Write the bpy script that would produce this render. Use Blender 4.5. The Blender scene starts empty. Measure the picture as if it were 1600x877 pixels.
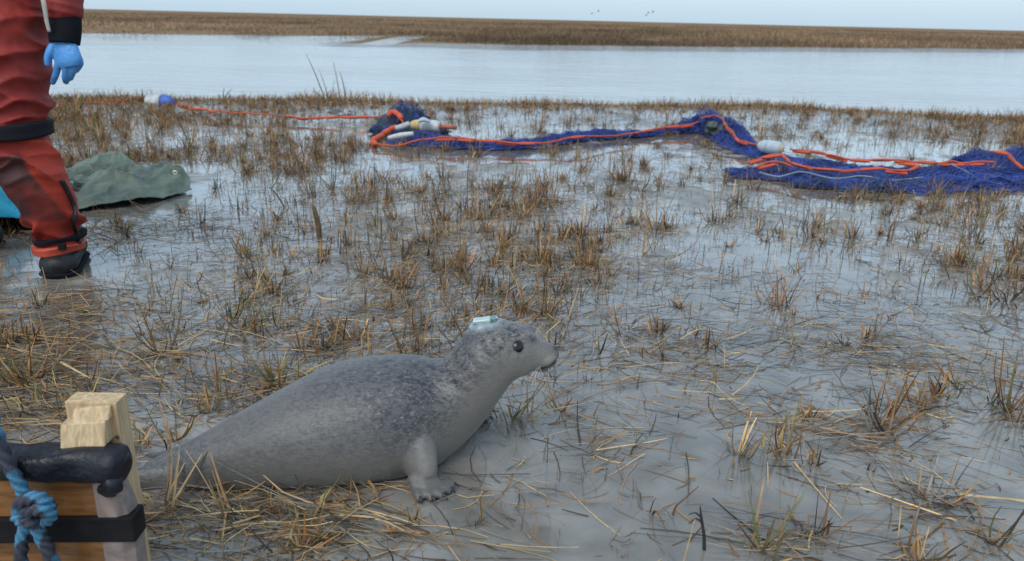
import bpy, bmesh, math, random
import numpy as np
from mathutils import Vector, Matrix

random.seed(7)
RNG = np.random.default_rng(11)
scene = bpy.context.scene
COL = scene.collection

# ------------------------------------------------------------------ camera
CAM_H, FOC, PITCH, ROLL = 0.9, 1230.0, math.radians(18.39), math.radians(1.335)
cd = bpy.data.cameras.new('camera')
cd.sensor_width = 36.0
cd.lens = 36.0 * FOC / 1600.0
cd.clip_start, cd.clip_end = 0.02, 9000.0
cd.dof.use_dof = True
cd.dof.focus_distance = 1.85
cd.dof.aperture_fstop = 6.0
cam = bpy.data.objects.new('camera', cd)
CROT = Matrix.Rotation(math.pi / 2 - PITCH, 3, 'X') @ Matrix.Rotation(ROLL, 3, 'Z')
cam.matrix_world = Matrix.Translation((0, 0, CAM_H)) @ CROT.to_4x4()
COL.objects.link(cam)
scene.camera = cam

# ------------------------------------------------------------------ light: overcast daylight
SUN_EL, SUN_AZ = math.radians(52), math.radians(205)
world = bpy.data.worlds.new('World')
scene.world = world
world.use_nodes = True
wn, wl = world.node_tree.nodes, world.node_tree.links
wn.clear()
w_out = wn.new('ShaderNodeOutputWorld')
w_add = wn.new('ShaderNodeAddShader')
w_sky = wn.new('ShaderNodeTexSky')
w_sky.sky_type = 'NISHITA'
w_sky.sun_disc = False
w_sky.sun_elevation = SUN_EL
w_sky.sun_rotation = SUN_AZ
w_sky.air_density, w_sky.dust_density, w_sky.ozone_density = 1.0, 2.0, 1.0
w_b1 = wn.new('ShaderNodeBackground')
w_b1.inputs['Strength'].default_value = 0.05
w_b2 = wn.new('ShaderNodeBackground')          # the even overcast layer
w_b2.inputs['Color'].default_value = (0.61, 0.81, 0.99, 1)
w_b2.inputs['Strength'].default_value = 0.62
wl.new(w_sky.outputs[0], w_b1.inputs[0])
wl.new(w_b1.outputs[0], w_add.inputs[0])
wl.new(w_b2.outputs[0], w_add.inputs[1])
wl.new(w_add.outputs[0], w_out.inputs[0])

sd = bpy.data.lights.new('sun', 'SUN')
sd.energy = 1.5
sd.angle = math.radians(45)
sd.color = (1.0, 0.97, 0.93)
sun = bpy.data.objects.new('sun', sd)
sdir = Vector((math.sin(SUN_AZ) * math.cos(SUN_EL), math.cos(SUN_AZ) * math.cos(SUN_EL), math.sin(SUN_EL)))
sun.rotation_euler = sdir.to_track_quat('Z', 'Y').to_euler()
COL.objects.link(sun)

scene.view_settings.view_transform = 'Standard'
scene.view_settings.look = 'None'
scene.view_settings.gamma = 1.0
scene.view_settings.use_curve_mapping = False
scene.view_settings.exposure = 0.26
scene.render.engine = 'CYCLES'


# ------------------------------------------------------------------ layout helpers (surveying the place)
def ray(px, py):
    return CROT @ Vector(((px - 800) / FOC, -(py - 438.5) / FOC, -1.0))


def G(px, py, z=0.0):
    """point of the level z seen in direction px, py"""
    d = ray(px, py)
    return Vector((0, 0, CAM_H)) + d * ((z - CAM_H) / d.z)


def P(px, py, Y):
    """point at distance Y ahead seen in direction px, py"""
    d = ray(px, py)
    return Vector((0, 0, CAM_H)) + d * (Y / d.y)


# ------------------------------------------------------------------ noise
def _hash(ix, iy, iz, seed):
    n = (ix.astype(np.int64) * 374761393 + iy.astype(np.int64) * 668265263 + iz.astype(np.int64) * 2147483647 + seed * 974711) & 0x7fffffff
    n = ((n ^ (n >> 13)) * 1274126177) & 0x7fffffff
    n = (n ^ (n >> 16)) & 0x7fffffff
    n = (n * 48271 + 11) & 0x7fffffff
    return ((n >> 7) & 0xffff) / 65535.0


def vnoise(x, y, z=None, seed=0):
    x = np.asarray(x, float); y = np.asarray(y, float)
    z = np.zeros_like(x) if z is None else np.asarray(z, float)
    x0, y0, z0 = np.floor(x), np.floor(y), np.floor(z)
    fx, fy, fz = x - x0, y - y0, z - z0
    fx, fy, fz = [t * t * (3 - 2 * t) for t in (fx, fy, fz)]
    r = 0
    for dz in (0, 1):
        wz = fz if dz else 1 - fz
        if dz and not np.any(fz):
            break
        for dy in (0, 1):
            wy = fy if dy else 1 - fy
            for dx in (0, 1):
                wx = fx if dx else 1 - fx
                r = r + wx * wy * wz * _hash(x0 + dx, y0 + dy, z0 + dz, seed)
    return r * 2 - 1


def fbm(x, y, z=None, seed=0, octaves=4):
    s, a, r = 1.0, 1.0, 0
    for o in range(octaves):
        r = r + a * vnoise(x * s + 17.3 * o, np.asarray(y) * s - 9.1 * o, None if z is None else np.asarray(z) * s + 5.7 * o, seed + o)
        s *= 2.03; a *= 0.5
    return r / 1.9


def sstep(a, b, x):
    t = np.clip((np.asarray(x, float) - a) / (b - a), 0, 1)
    return t * t * (3 - 2 * t)


# ------------------------------------------------------------------ object helpers
def mesh_arrays(name, verts, faces, color=None, smooth=True, attrs=None):
    """verts (n,3); faces (m,k) int array with constant k"""
    verts = np.asarray(verts, np.float32); faces = np.asarray(faces, np.int32)
    me = bpy.data.meshes.new(name)
    k = faces.shape[1]
    me.vertices.add(len(verts)); me.vertices.foreach_set('co', verts.ravel())
    me.loops.add(faces.size); me.loops.foreach_set('vertex_index', faces.ravel())
    me.polygons.add(len(faces))
    me.polygons.foreach_set('loop_start', np.arange(0, faces.size, k, dtype=np.int32))
    me.polygons.foreach_set('use_smooth', np.full(len(faces), smooth, bool))
    me.update(calc_edges=True)
    if color is not None:
        set_color(me, color)
    for kx, v in (attrs or {}).items():
        at = me.attributes.new(kx, 'FLOAT', 'POINT')
        at.data.foreach_set('value', np.asarray(v, np.float32).ravel())
    me.validate()
    return me


def set_color(me, color):
    color = np.asarray(color, np.float32)
    c = np.ones((len(color), 4), np.float32); c[:, :3] = np.clip(color[:, :3], 0, 1)
    at = me.attributes.new('tint', 'FLOAT_COLOR', 'POINT')
    at.data.foreach_set('color', c.ravel())


def obj(name, me, mat, parent=None, label=None, cat=None, group=None, kind=None):
    o = bpy.data.objects.new(name, me)
    COL.objects.link(o)
    if me is not None and mat is not None:
        me.materials.clear()
        for m in (mat if isinstance(mat, (list, tuple)) else [mat]):
            me.materials.append(m)
    if parent is not None:
        o.parent = parent
        o.matrix_parent_inverse = Matrix.Translation(parent.location).inverted() if parent.type == 'EMPTY' else parent.matrix_world.inverted()
    for k, v in (('label', label), ('category', cat), ('group', group), ('kind', kind)):
        if v:
            o[k] = v
    return o


def thing(name, loc, label, cat, group=None):
    o = obj(name, None, None, None, label, cat, group)
    o.location = loc
    o.empty_display_size = 0.05
    return o


def part(name, me, mat, parent, label=None):
    """mesh given in world coordinates, parented without moving it"""
    o = obj(name, me, mat)
    o.parent = parent
    base = Vector((0, 0, 0))
    q = parent
    while q is not None:
        base += q.location
        q = q.parent
    o.location = -base
    if label:
        o['label'] = label
    return o


def mesh_get(me):
    v = np.empty(len(me.vertices) * 3, np.float32); me.vertices.foreach_get('co', v)
    n = np.empty(len(me.vertices) * 3, np.float32); me.vertices.foreach_get('normal', n)
    return v.reshape(-1, 3).astype(float), n.reshape(-1, 3).astype(float)


def mesh_set(me, v):
    me.vertices.foreach_set('co', np.asarray(v, np.float32).ravel()); me.update()


def frames(pts):
    pts = [Vector(p) for p in pts]
    T = []
    for i in range(len(pts)):
        a = pts[max(i - 1, 0)]; b = pts[min(i + 1, len(pts) - 1)]
        T.append((b - a).normalized())
    ref = Vector((0, 0, 1)) if abs(T[0].z) < 0.9 else Vector((0, 1, 0))
    n = (ref - T[0] * ref.dot(T[0])).normalized()
    out = []
    for t in T:
        n = (n - t * n.dot(t)).normalized()
        out.append((t, n, t.cross(n)))
    return pts, out


def spline(pts, m):
    """catmull-rom through rows of pts, m samples"""
    p = np.asarray(pts, float)
    n = len(p)
    t = np.linspace(0, n - 1, m)
    i = np.clip(t.astype(int), 0, n - 2)
    f = (t - i)[:, None]
    g = lambda k: p[np.clip(k, 0, n - 1)]
    p0, p1, p2, p3 = g(i - 1), g(i), g(i + 1), g(i + 2)
    return 0.5 * (2 * p1 + (p2 - p0) * f + (2 * p0 - 5 * p1 + 4 * p2 - p3) * f ** 2 + (3 * p1 - p0 - 3 * p2 + p3) * f ** 3)


def loft_arrays(rings):
    """rings (r, s, 3) closed around s, capped by end points"""
    rings = np.asarray(rings, float)
    r, s, _ = rings.shape
    v = rings.reshape(-1, 3)
    q = []
    idx = np.arange(r * s).reshape(r, s)
    a = idx[:-1]; b = idx[1:]
    q = np.stack([a, np.roll(a, -1, 1), np.roll(b, -1, 1), b], -1).reshape(-1, 4)
    c0, c1 = rings[0].mean(0), rings[-1].mean(0)
    v = np.vstack([v, c0, c1])
    n0, n1 = r * s, r * s + 1
    caps = []
    for k in range(s):
        k2 = (k + 1) % s
        caps.append((n0, idx[0, k2], idx[0, k], idx[0, k]))
        caps.append((n1, idx[-1, k], idx[-1, k2], idx[-1, k2]))
    return v, q, np.array(caps)[:, :3]


def pyd(name, parts, smooth=True):
    """parts: list of (verts, quads, tris)"""
    V, Fc, off = [], [], 0
    for v, q, t in parts:
        V.append(v)
        Fc += (np.asarray(q) + off).tolist()
        if t is not None and len(t):
            Fc += (np.asarray(t) + off).tolist()
        off += len(v)
    me = bpy.data.meshes.new(name)
    me.from_pydata(np.vstack(V).tolist(), [], Fc)
    if smooth:
        me.polygons.foreach_set('use_smooth', np.ones(len(me.polygons), bool))
    me.update()
    return me


def tube_part(pts, radii, seg=10, flat=1.0, flat_dir=None, dense=None):
    """tapered tube; flat <1 squashes along flat_dir"""
    pts = np.asarray([tuple(p) for p in pts], float)
    rad = np.broadcast_to(np.asarray(radii, float), (len(pts),)) if np.ndim(radii) <= 1 else np.asarray(radii, float)
    if dense:
        a = spline(np.hstack([pts, rad[:, None]]), dense)
        pts, rad = a[:, :3], np.maximum(a[:, 3], 1e-5)
    P_, fr = frames(pts)
    th = np.linspace(0, 2 * math.pi, seg, endpoint=False)
    rings = []
    for p, (t, n, b), r in zip(P_, fr, rad):
        c, s = np.cos(th), np.sin(th)
        off = r * (np.outer(c, n) + np.outer(s, b))
        if flat != 1.0:
            d = Vector(flat_dir); d = (d - t * d.dot(t)).normalized()
            d = np.array(d)
            off = off - np.outer(off @ d, d) * (1 - flat)
        rings.append(np.array(p) + off)
    return loft_arrays(rings)


def ring_loft(stations, seg=24):
    """stations: (center, axis_u, axis_v, a, b): ellipse rings"""
    th = np.linspace(0, 2 * math.pi, seg, endpoint=False)
    R = []
    for c, u, v, a, b in stations:
        R.append(np.array(c) + np.outer(np.cos(th) * a, np.array(u)) + np.outer(np.sin(th) * b, np.array(v)))
    return loft_arrays(R)


def box_part(lo, hi):
    lo, hi = np.array(lo, float), np.array(hi, float)
    v = np.array([[(lo, hi)[i][0], (lo, hi)[j][1], (lo, hi)[k][2]] for i in (0, 1) for j in (0, 1) for k in (0, 1)])
    q = np.array([(0, 1, 3, 2), (4, 6, 7, 5), (0, 4, 5, 1), (2, 3, 7, 6), (0, 2, 6, 4), (1, 5, 7, 3)])
    return v, q, None


def bevel_box(name, lo, hi, bev=0.004, segs=2, rough=0.0, seed=0):
    me = pyd(name, [box_part(lo, hi)], False)
    bm = bmesh.new(); bm.from_mesh(me)
    bmesh.ops.recalc_face_normals(bm, faces=bm.faces)
    bmesh.ops.bevel(bm, geom=list(bm.edges), offset=bev, segments=segs, affect='EDGES', profile=0.6)
    if rough:
        bmesh.ops.subdivide_edges(bm, edges=[e for e in bm.edges if e.calc_length() > 0.03], cuts=5, use_grid_fill=True)
    bm.to_mesh(me); bm.free()
    if rough:
        v, n = mesh_get(me)
        mesh_set(me, v + n * (rough * fbm(v[:, 0] * 30, v[:, 1] * 30, v[:, 2] * 30, seed))[:, None])
    me.update()
    return me


def remesh(parts, voxel, smooth_it=3, name='shape'):
    """one continuous skin round overlapping closed parts"""
    me = pyd(name, parts)
    o = bpy.data.objects.new('tmp', me); COL.objects.link(o)
    m = o.modifiers.new('r', 'REMESH'); m.mode = 'VOXEL'; m.voxel_size = voxel
    if smooth_it:
        s = o.modifiers.new('s', 'SMOOTH'); s.factor = 0.5; s.iterations = smooth_it
    dg = bpy.context.evaluated_depsgraph_get()
    out = bpy.data.meshes.new_from_object(o.evaluated_get(dg), depsgraph=dg)
    bpy.data.objects.remove(o); bpy.data.meshes.remove(me)
    out.name = name
    out.polygons.foreach_set('use_smooth', np.ones(len(out.polygons), bool)); out.update()
    return out


def ellipsoid(c, r, seg=16, rot=None):
    st = []
    for i in range(seg + 1):
        t = math.pi * i / seg
        st.append((math.cos(t), max(math.sin(t), 1e-3)))
    M = rot or Matrix.Identity(3)
    c = Vector(c)
    rings = []
    for ct, s_ in st:
        rings.append([tuple(c + M @ Vector((r[0] * s_ * math.cos(a), r[1] * s_ * math.sin(a), r[2] * ct))) for a in np.linspace(0, 2 * math.pi, seg, endpoint=False)])
    v, q, t = loft_arrays(rings)
    return v, q[:, ::-1], t[:, ::-1]


# ------------------------------------------------------------------ materials
def mat(name, base=(0.5, 0.5, 0.5), rough=0.6, var=0.25, nscale=12.0, bump=0.15, bscale=60.0, stretch=(1, 1, 1),
        attr=False, spec=0.5, metallic=0.0, ior=1.45, coat=0.0, bdist=0.004, trans=0.0, sss=0.0, rvar=0.15, translucent=0.0):
    m = bpy.data.materials.new(name)
    m.use_nodes = True
    nt = m.node_tree; N, L = nt.nodes, nt.links
    b = N['Principled BSDF']
    tc = N.new('ShaderNodeTexCoord')
    mp = N.new('ShaderNodeMapping'); mp.inputs['Scale'].default_value = stretch
    L.new(tc.outputs['Object'], mp.inputs[0])
    n1 = N.new('ShaderNodeTexNoise'); n1.inputs['Scale'].default_value = nscale; n1.inputs['Detail'].default_value = 5
    L.new(mp.outputs[0], n1.inputs['Vector'])
    mr = N.new('ShaderNodeMapRange')
    mr.inputs[1].default_value, mr.inputs[2].default_value = 0.3, 0.7
    mr.inputs[3].default_value, mr.inputs[4].default_value = 1 - var, 1 + var
    L.new(n1.outputs[0], mr.inputs[0])
    hs = N.new('ShaderNodeVectorMath'); hs.operation = 'SCALE'
    if attr:
        at = N.new('ShaderNodeAttribute'); at.attribute_name = 'tint'
        L.new(at.outputs['Color'], hs.inputs[0])
    else:
        hs.inputs[0].default_value = base[:3]
    L.new(mr.outputs[0], hs.inputs['Scale'])
    L.new(hs.outputs[0], b.inputs['Base Color'])
    rr = N.new('ShaderNodeMapRange')
    rr.inputs[1].default_value, rr.inputs[2].default_value = 0.3, 0.7
    rr.inputs[3].default_value, rr.inputs[4].default_value = max(rough - rvar, 0.02), min(rough + rvar, 1)
    L.new(n1.outputs[0], rr.inputs[0]); L.new(rr.outputs[0], b.inputs['Roughness'])
    b.inputs['IOR'].default_value = ior
    b.inputs['Specular IOR Level'].default_value = spec
    b.inputs['Metallic'].default_value = metallic
    b.inputs['Coat Weight'].default_value = coat
    b.inputs['Transmission Weight'].default_value = trans
    if bump:
        n2 = N.new('ShaderNodeTexNoise'); n2.inputs['Scale'].default_value = bscale; n2.inputs['Detail'].default_value = 4
        L.new(mp.outputs[0], n2.inputs['Vector'])
        bp = N.new('ShaderNodeBump'); bp.inputs['Strength'].default_value = bump; bp.inputs['Distance'].default_value = bdist
        L.new(n2.outputs[0], bp.inputs['Height']); L.new(bp.outputs[0], b.inputs['Normal'])
    return m


def mud_material():
    m = bpy.data.materials.new('wet_mud')
    m.use_nodes = True
    N, L = m.node_tree.nodes, m.node_tree.links
    b = N['Principled BSDF']
    tc = N.new('ShaderNodeTexCoord')
    wet = N.new('ShaderNodeAttribute'); wet.attribute_name = 'wet'
    tin = N.new('ShaderNodeAttribute'); tin.attribute_name = 'tint'
    n1 = N.new('ShaderNodeTexNoise'); n1.inputs['Scale'].default_value = 9; n1.inputs['Detail'].default_value = 8
    L.new(tc.outputs['Object'], n1.inputs['Vector'])
    mr = N.new('ShaderNodeMapRange'); mr.inputs[1].default_value, mr.inputs[2].default_value = 0.3, 0.7
    mr.inputs[3].default_value, mr.inputs[4].default_value = 0.66, 1.28
    L.new(n1.outputs[0], mr.inputs[0])
    sc = N.new('ShaderNodeVectorMath'); sc.operation = 'SCALE'
    L.new(tin.outputs['Color'], sc.inputs[0]); L.new(mr.outputs[0], sc.inputs['Scale'])
    L.new(sc.outputs[0], b.inputs['Base Color'])
    n3 = N.new('ShaderNodeTexNoise'); n3.inputs['Scale'].default_value = 16; n3.inputs['Detail'].default_value = 6
    L.new(tc.outputs['Object'], n3.inputs['Vector'])
    add = N.new('ShaderNodeMath'); add.operation = 'MULTIPLY_ADD'
    L.new(n3.outputs[0], add.inputs[0]); add.inputs[1].default_value = -0.9; L.new(wet.outputs['Fac'], add.inputs[2])
    rr = N.new('ShaderNodeMapRange'); rr.interpolation_type = 'SMOOTHSTEP'
    rr.inputs[1].default_value, rr.inputs[2].default_value = -0.25, 0.55
    rr.inputs[3].default_value, rr.inputs[4].default_value = 0.34, 0.03
    L.new(add.outputs[0], rr.inputs[0]); L.new(rr.outputs[0], b.inputs['Roughness'])
    b.inputs['IOR'].default_value = 1.36
    dry = N.new('ShaderNodeAttribute'); dry.attribute_name = 'dry'
    ct = N.new('ShaderNodeMapRange'); ct.inputs[3].default_value, ct.inputs[4].default_value = 0.25, 1.0
    L.new(wet.outputs['Fac'], ct.inputs[0])
    cm = N.new('ShaderNodeMath'); cm.operation = 'SUBTRACT'; cm.use_clamp = True
    L.new(ct.outputs[0], cm.inputs[0]); L.new(dry.outputs['Fac'], cm.inputs[1]); L.new(cm.outputs[0], b.inputs['Coat Weight'])
    b.inputs['Coat Roughness'].default_value = 0.05; b.inputs['Coat IOR'].default_value = 1.33
    sl = N.new('ShaderNodeMapRange'); sl.inputs[3].default_value, sl.inputs[4].default_value = 0.5, 0.0
    L.new(dry.outputs['Fac'], sl.inputs[0]); L.new(sl.outputs[0], b.inputs['Specular IOR Level'])
    rx = N.new('ShaderNodeMath'); rx.operation = 'MAXIMUM'
    L.new(rr.outputs[0], rx.inputs[0]); L.new(dry.outputs['Fac'], rx.inputs[1]); L.new(rx.outputs[0], b.inputs['Roughness'])
    n2 = N.new('ShaderNodeTexNoise'); n2.inputs['Scale'].default_value = 34; n2.inputs['Detail'].default_value = 8
    n2.inputs['Roughness'].default_value = 0.65
    L.new(tc.outputs['Object'], n2.inputs['Vector'])
    st = N.new('ShaderNodeMapRange'); st.inputs[3].default_value, st.inputs[4].default_value = 0.55, 0.07
    L.new(wet.outputs['Fac'], st.inputs[0])
    bp = N.new('ShaderNodeBump'); bp.inputs['Distance'].default_value = 0.008
    L.new(st.outputs[0], bp.inputs['Strength']); L.new(n2.outputs[0], bp.inputs['Height'])
    L.new(bp.outputs[0], b.inputs['Normal'])
    return m


def water_material():
    m = bpy.data.materials.new('channel_water')
    m.use_nodes = True
    N, L = m.node_tree.nodes, m.node_tree.links
    b = N['Principled BSDF']
    b.inputs['Base Color'].default_value = (0.43, 0.475, 0.49, 1)
    b.inputs['Roughness'].default_value = 0.12
    b.inputs['IOR'].default_value = 1.33
    tc = N.new('ShaderNodeTexCoord')
    mp = N.new('ShaderNodeMapping'); mp.inputs['Scale'].default_value = (0.55, 1.7, 1)
    L.new(tc.outputs['Object'], mp.inputs[0])
    n1 = N.new('ShaderNodeTexNoise'); n1.inputs['Scale'].default_value = 1.7; n1.inputs['Detail'].default_value = 9
    n1.inputs['Distortion'].default_value = 0.6
    L.new(mp.outputs[0], n1.inputs['Vector'])
    n2 = N.new('ShaderNodeTexNoise'); n2.inputs['Scale'].default_value = 0.25; n2.inputs['Detail'].default_value = 3
    L.new(mp.outputs[0], n2.inputs['Vector'])
    mr = N.new('ShaderNodeMapRange'); mr.inputs[1].default_value, mr.inputs[2].default_value = 0.35, 0.65
    mr.inputs[3].default_value, mr.inputs[4].default_value = 0.25, 0.85
    L.new(n2.outputs[0], mr.inputs[0])
    bp = N.new('ShaderNodeBump'); bp.inputs['Distance'].default_value = 0.26
    L.new(mr.outputs[0], bp.inputs['Strength'])
    L.new(n1.outputs[0], bp.inputs['Height']); L.new(bp.outputs[0], b.inputs['Normal'])
    return m


M = {}
M['mud'] = mud_material()
M['water'] = water_material()
M['grass'] = mat('dead_grass', attr=True, rough=0.6, var=0.25, nscale=40, bump=0.0, spec=0.3)
M['far_grass'] = mat('far_marsh_grass', attr=True, rough=0.8, var=0.15, nscale=3, bump=0.0, spec=0.15)

# ------------------------------------------------------------------ the ground: one sheet from behind the camera to the horizon
BANK = np.array([tuple(G(px, py, 0.03))[:2] for px, py in ((-900, 140), (100, 156), (300, 160), (500, 160), (700, 166), (900, 166), (1100, 168), (1180, 166), (1300, 176), (1450, 183), (1600, 191), (2300, 215))])
WZ = -0.17
FARW = np.array([tuple(G(px, py, WZ))[:2] for px, py in ((-700, 62), (130, 71), (330, 71), (500, 72), (640, 74), (800, 79), (1000, 81), (1300, 81.5), (1600, 83), (1900, 87))])


def bank_y(x):
    return np.interp(x, BANK[:, 0], BANK[:, 1]) + 0.10 * vnoise(x * 0.9, x * 0 + 3, seed=5) + 0.05 * vnoise(x * 3.1, x * 0 + 8, seed=6)


def far_y(x):
    return np.interp(x, FARW[:, 0], FARW[:, 1]) + 0.5 * vnoise(x * 0.35, x * 0 + 1, seed=7)


def beach(x):            # wide bare mud beach on the far left shore
    return 1 - sstep(-9.0, -1.5, np.asarray(x) + 1.5 * vnoise(np.asarray(x) * 0.8, np.asarray(x) * 0 + 4, seed=9))


def ground_z(x, y):
    x = np.asarray(x, float); y = np.asarray(y, float)
    yb, yf = bank_y(x), far_y(x)
    near = 1 - sstep(18, 30, np.hypot(x, y))
    rel = (0.015 * fbm(x * 1.6, y * 1.6, seed=21, octaves=3) + 0.014 * fbm(x * 6.5, y * 6.5, seed=31, octaves=3) + 0.009 * fbm(x * 19, y * 19, seed=41, octaves=2)) * near
    rel = rel - 0.0055
    pool = np.maximum(rel, 0) + 0.06 * sstep(1.6, 0.1, yb - y) * near
    drop = sstep(-0.15, 1.0, y - yb)
    z = pool * (1 - drop) - 0.55 * drop
    up_b = np.clip((y - yf) / 9.0, -1, 1) * 0.10
    up_s = 0.16 * sstep(-0.2, 0.5, y - yf)
    far = WZ + np.where(y < yf, (y - yf) * 0.12, beach(x) * up_b + (1 - beach(x)) * up_s)
    far = np.maximum(far, -0.55) + 0.03 * fbm(x * 0.25, y * 0.25, seed=51, octaves=2) * sstep(0, 4, y - yf)
    mid = 0.5 * (yb + yf)
    return np.where(y > mid, far, z), rel


def axis(segs):
    a = [segs[0][0]]
    for lo, hi, st in segs:
        n = max(1, int(round((hi - lo) / st)))
        a += list(np.linspace(lo, hi, n + 1)[1:])
    return np.array(a)


gx = np.concatenate([-np.geomspace(3000, 9.1, 80), axis([(-9, -4.5, 0.06), (-4.5, -2, 0.03), (-2, 2.4, 0.02), (2.4, 5, 0.03), (5, 9, 0.06)]), np.geomspace(9.1, 3000, 80)])
gy = np.concatenate([-np.geomspace(400, 0.6, 20), axis([(-0.5, 0.6, 0.1), (0.6, 3.2, 0.018), (3.2, 6, 0.03), (6, 10.5, 0.045)]), axis([(10.6, 20, 0.9), (20, 60, 0.4)]), np.geomspace(61, 6000, 46)])
X, Y = np.meshgrid(gx, gy)
Z, REL = ground_z(X, Y)
nr, nc = X.shape
idx = np.arange(nr * nc).reshape(nr, nc)
quads = np.stack([idx[:-1, :-1], idx[:-1, 1:], idx[1:, 1:], idx[1:, :-1]], -1).reshape(-1, 4)
x, y = X.ravel(), Y.ravel()
wetv = sstep(0.004, -0.001, REL.ravel()) * (y < bank_y(x) - 0.3)
wetv = np.where(y > 12, 0.35 * beach(x), wetv)
t1 = sstep(-0.5, 0.5, fbm(x * 0.8, y * 0.8, seed=61))[:, None]
mudc = (1 - t1) * np.array([0.185, 0.174, 0.155]) + t1 * np.array([0.250, 0.238, 0.213])
mudc = mudc * (1 - 0.10 * (wetv[:, None]))
fringe = sstep(1.3, 0.3, bank_y(x) - y) * (y < 12)
mudc = mudc * (1 - 0.5 * fringe[:, None]) + np.array([0.10, 0.075, 0.05]) * 0.5 * fringe[:, None]
grassy = sstep(0, 1, np.where(beach(x) > 0.5, (y - far_y(x) - 9) / 4, (y - far_y(x)) / 1.5)) * (y > 12)
pt = sstep(-0.6, 0.6, fbm(x * 0.05, y * 0.022, seed=71))[:, None]
farc = (1 - pt) * np.array([0.18, 0.12, 0.072]) + pt * np.array([0.26, 0.18, 0.112])
mudc = mudc * (1 - grassy[:, None]) + farc * grassy[:, None]
me = mesh_arrays('ground', np.stack([x, y, Z.ravel()], -1), quads, color=mudc, attrs={'wet': wetv * (1 - grassy), 'dry': grassy})
obj('ground', me, M['mud'], label='wet grey mud flat and marsh plain', cat='ground', kind='structure')

wx = np.concatenate([-np.geomspace(3000, 60, 12), np.linspace(-50, 60, 45), np.geomspace(70, 3000, 12)])
WV, WQ = [], []
for i, a in enumerate(wx):
    lo = float(bank_y(np.array([a]))[0]) - 0.6
    hi = float(far_y(np.array([a]))[0]) + 3.0
    for k in range(9):
        WV.append((a, lo + (hi - lo) * k / 8, WZ))
for i in range(len(wx) - 1):
    for k in range(8):
        WQ.append((i * 9 + k, (i + 1) * 9 + k, (i + 1) * 9 + k + 1, i * 9 + k + 1))
obj('water', mesh_arrays('water', WV, WQ), M['water'], label='pale rippled tidal channel between the two banks', cat='water', kind='structure')


# ------------------------------------------------------------------ grasses
STRAW = np.array([0.40, 0.275, 0.130]); BROWN = np.array([0.275, 0.150, 0.060]); DARK = np.array([0.065, 0.045, 0.030])
MUDDY = np.array([0.15, 0.135, 0.11]); GREEN = np.array([0.17, 0.155, 0.045]); RUST = np.array([0.26, 0.115, 0.035])


def blades(base, az, lean, length, width, curl, col, levels=4, tipw=0.25, dark_base=0.55, kink=None):
    """flat tapering strips; lean and curl in radians from the vertical"""
    n = len(base)
    s = np.linspace(0, 1, levels)
    pos = np.zeros((n, levels, 3)); pos[:, 0] = base
    seg = (length / (levels - 1))[:, None]
    for k in range(1, levels):
        a = lean + curl * (s[k] ** 1.3)
        if kink is not None and k >= levels // 2 + 0:
            a = a + kink
        d = np.stack([np.sin(a) * np.cos(az), np.sin(a) * np.sin(az), np.cos(a)], -1)
        pos[:, k] = pos[:, k - 1] + d * seg
    pos[:, :, 2] = np.maximum(pos[:, :, 2], 0.0015 + 0 * pos[:, :, 2])
    wa = az + math.pi / 2 + RNG.normal(0, 0.7, n)
    wd = np.stack([np.cos(wa), np.sin(wa), RNG.normal(0, 0.25, n)], -1)
    w = width[:, None] * (1 - (1 - tipw) * s[None, :] ** 1.5) * 0.5
    L_ = pos - wd[:, None, :] * w[..., None]
    R_ = pos + wd[:, None, :] * w[..., None]
    V = np.stack([L_, R_], 2).reshape(-1, 3)
    bi = (np.arange(n) * levels * 2)[:, None]
    k = np.arange(levels - 1)[None, :] * 2
    q = np.stack([bi + k, bi + k + 1, bi + k + 3, bi + k + 2], -1).reshape(-1, 4)
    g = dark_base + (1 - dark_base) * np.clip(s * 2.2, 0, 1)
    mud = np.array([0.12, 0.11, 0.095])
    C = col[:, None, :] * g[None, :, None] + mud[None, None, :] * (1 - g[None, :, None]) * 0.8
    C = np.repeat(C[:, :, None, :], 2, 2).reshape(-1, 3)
    return V, q, C


def stack(parts):
    V, Q, C, off = [], [], [], 0
    for v, q, c in parts:
        V.append(v); Q.append(q + off); C.append(c); off += len(v)
    return np.vstack(V), np.vstack(Q), np.vstack(C)


def pick(n, table, jit=0.25):
    cols = np.array([c for c, w in table]); w = np.array([w for c, w in table], float); w /= w.sum()
    c = cols[RNG.choice(len(cols), n, p=w)]
    return c * (1 + RNG.normal(0, jit, (n, 1))).clip(0.4, 1.8)


DR = np.array([0.7, 1.1, 1.4, 1.83, 2.25, 2.85, 3.6, 4.6, 6.0, 7.8, 8.9])
DU = np.array([-0.68, -0.35, 0.0, 0.35, 0.68])


def table_at(T, x, y):
    u = np.clip(np.asarray(x) / np.maximum(np.asarray(y), 0.6), DU[0], DU[-1])
    d = np.clip(y, DR[0], DR[-1])
    i = np.clip(np.searchsorted(DR, d) - 1, 0, len(DR) - 2); f = (d - DR[i]) / (DR[i + 1] - DR[i])
    j = np.clip(np.searchsorted(DU, u) - 1, 0, len(DU) - 2); g = (u - DU[j]) / (DU[j + 1] - DU[j])
    T = np.array(T, float)
    return (T[i, j] * (1 - f) + T[i + 1, j] * f) * (1 - g) + (T[i, j + 1] * (1 - f) + T[i + 1, j + 1] * f) * g


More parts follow.
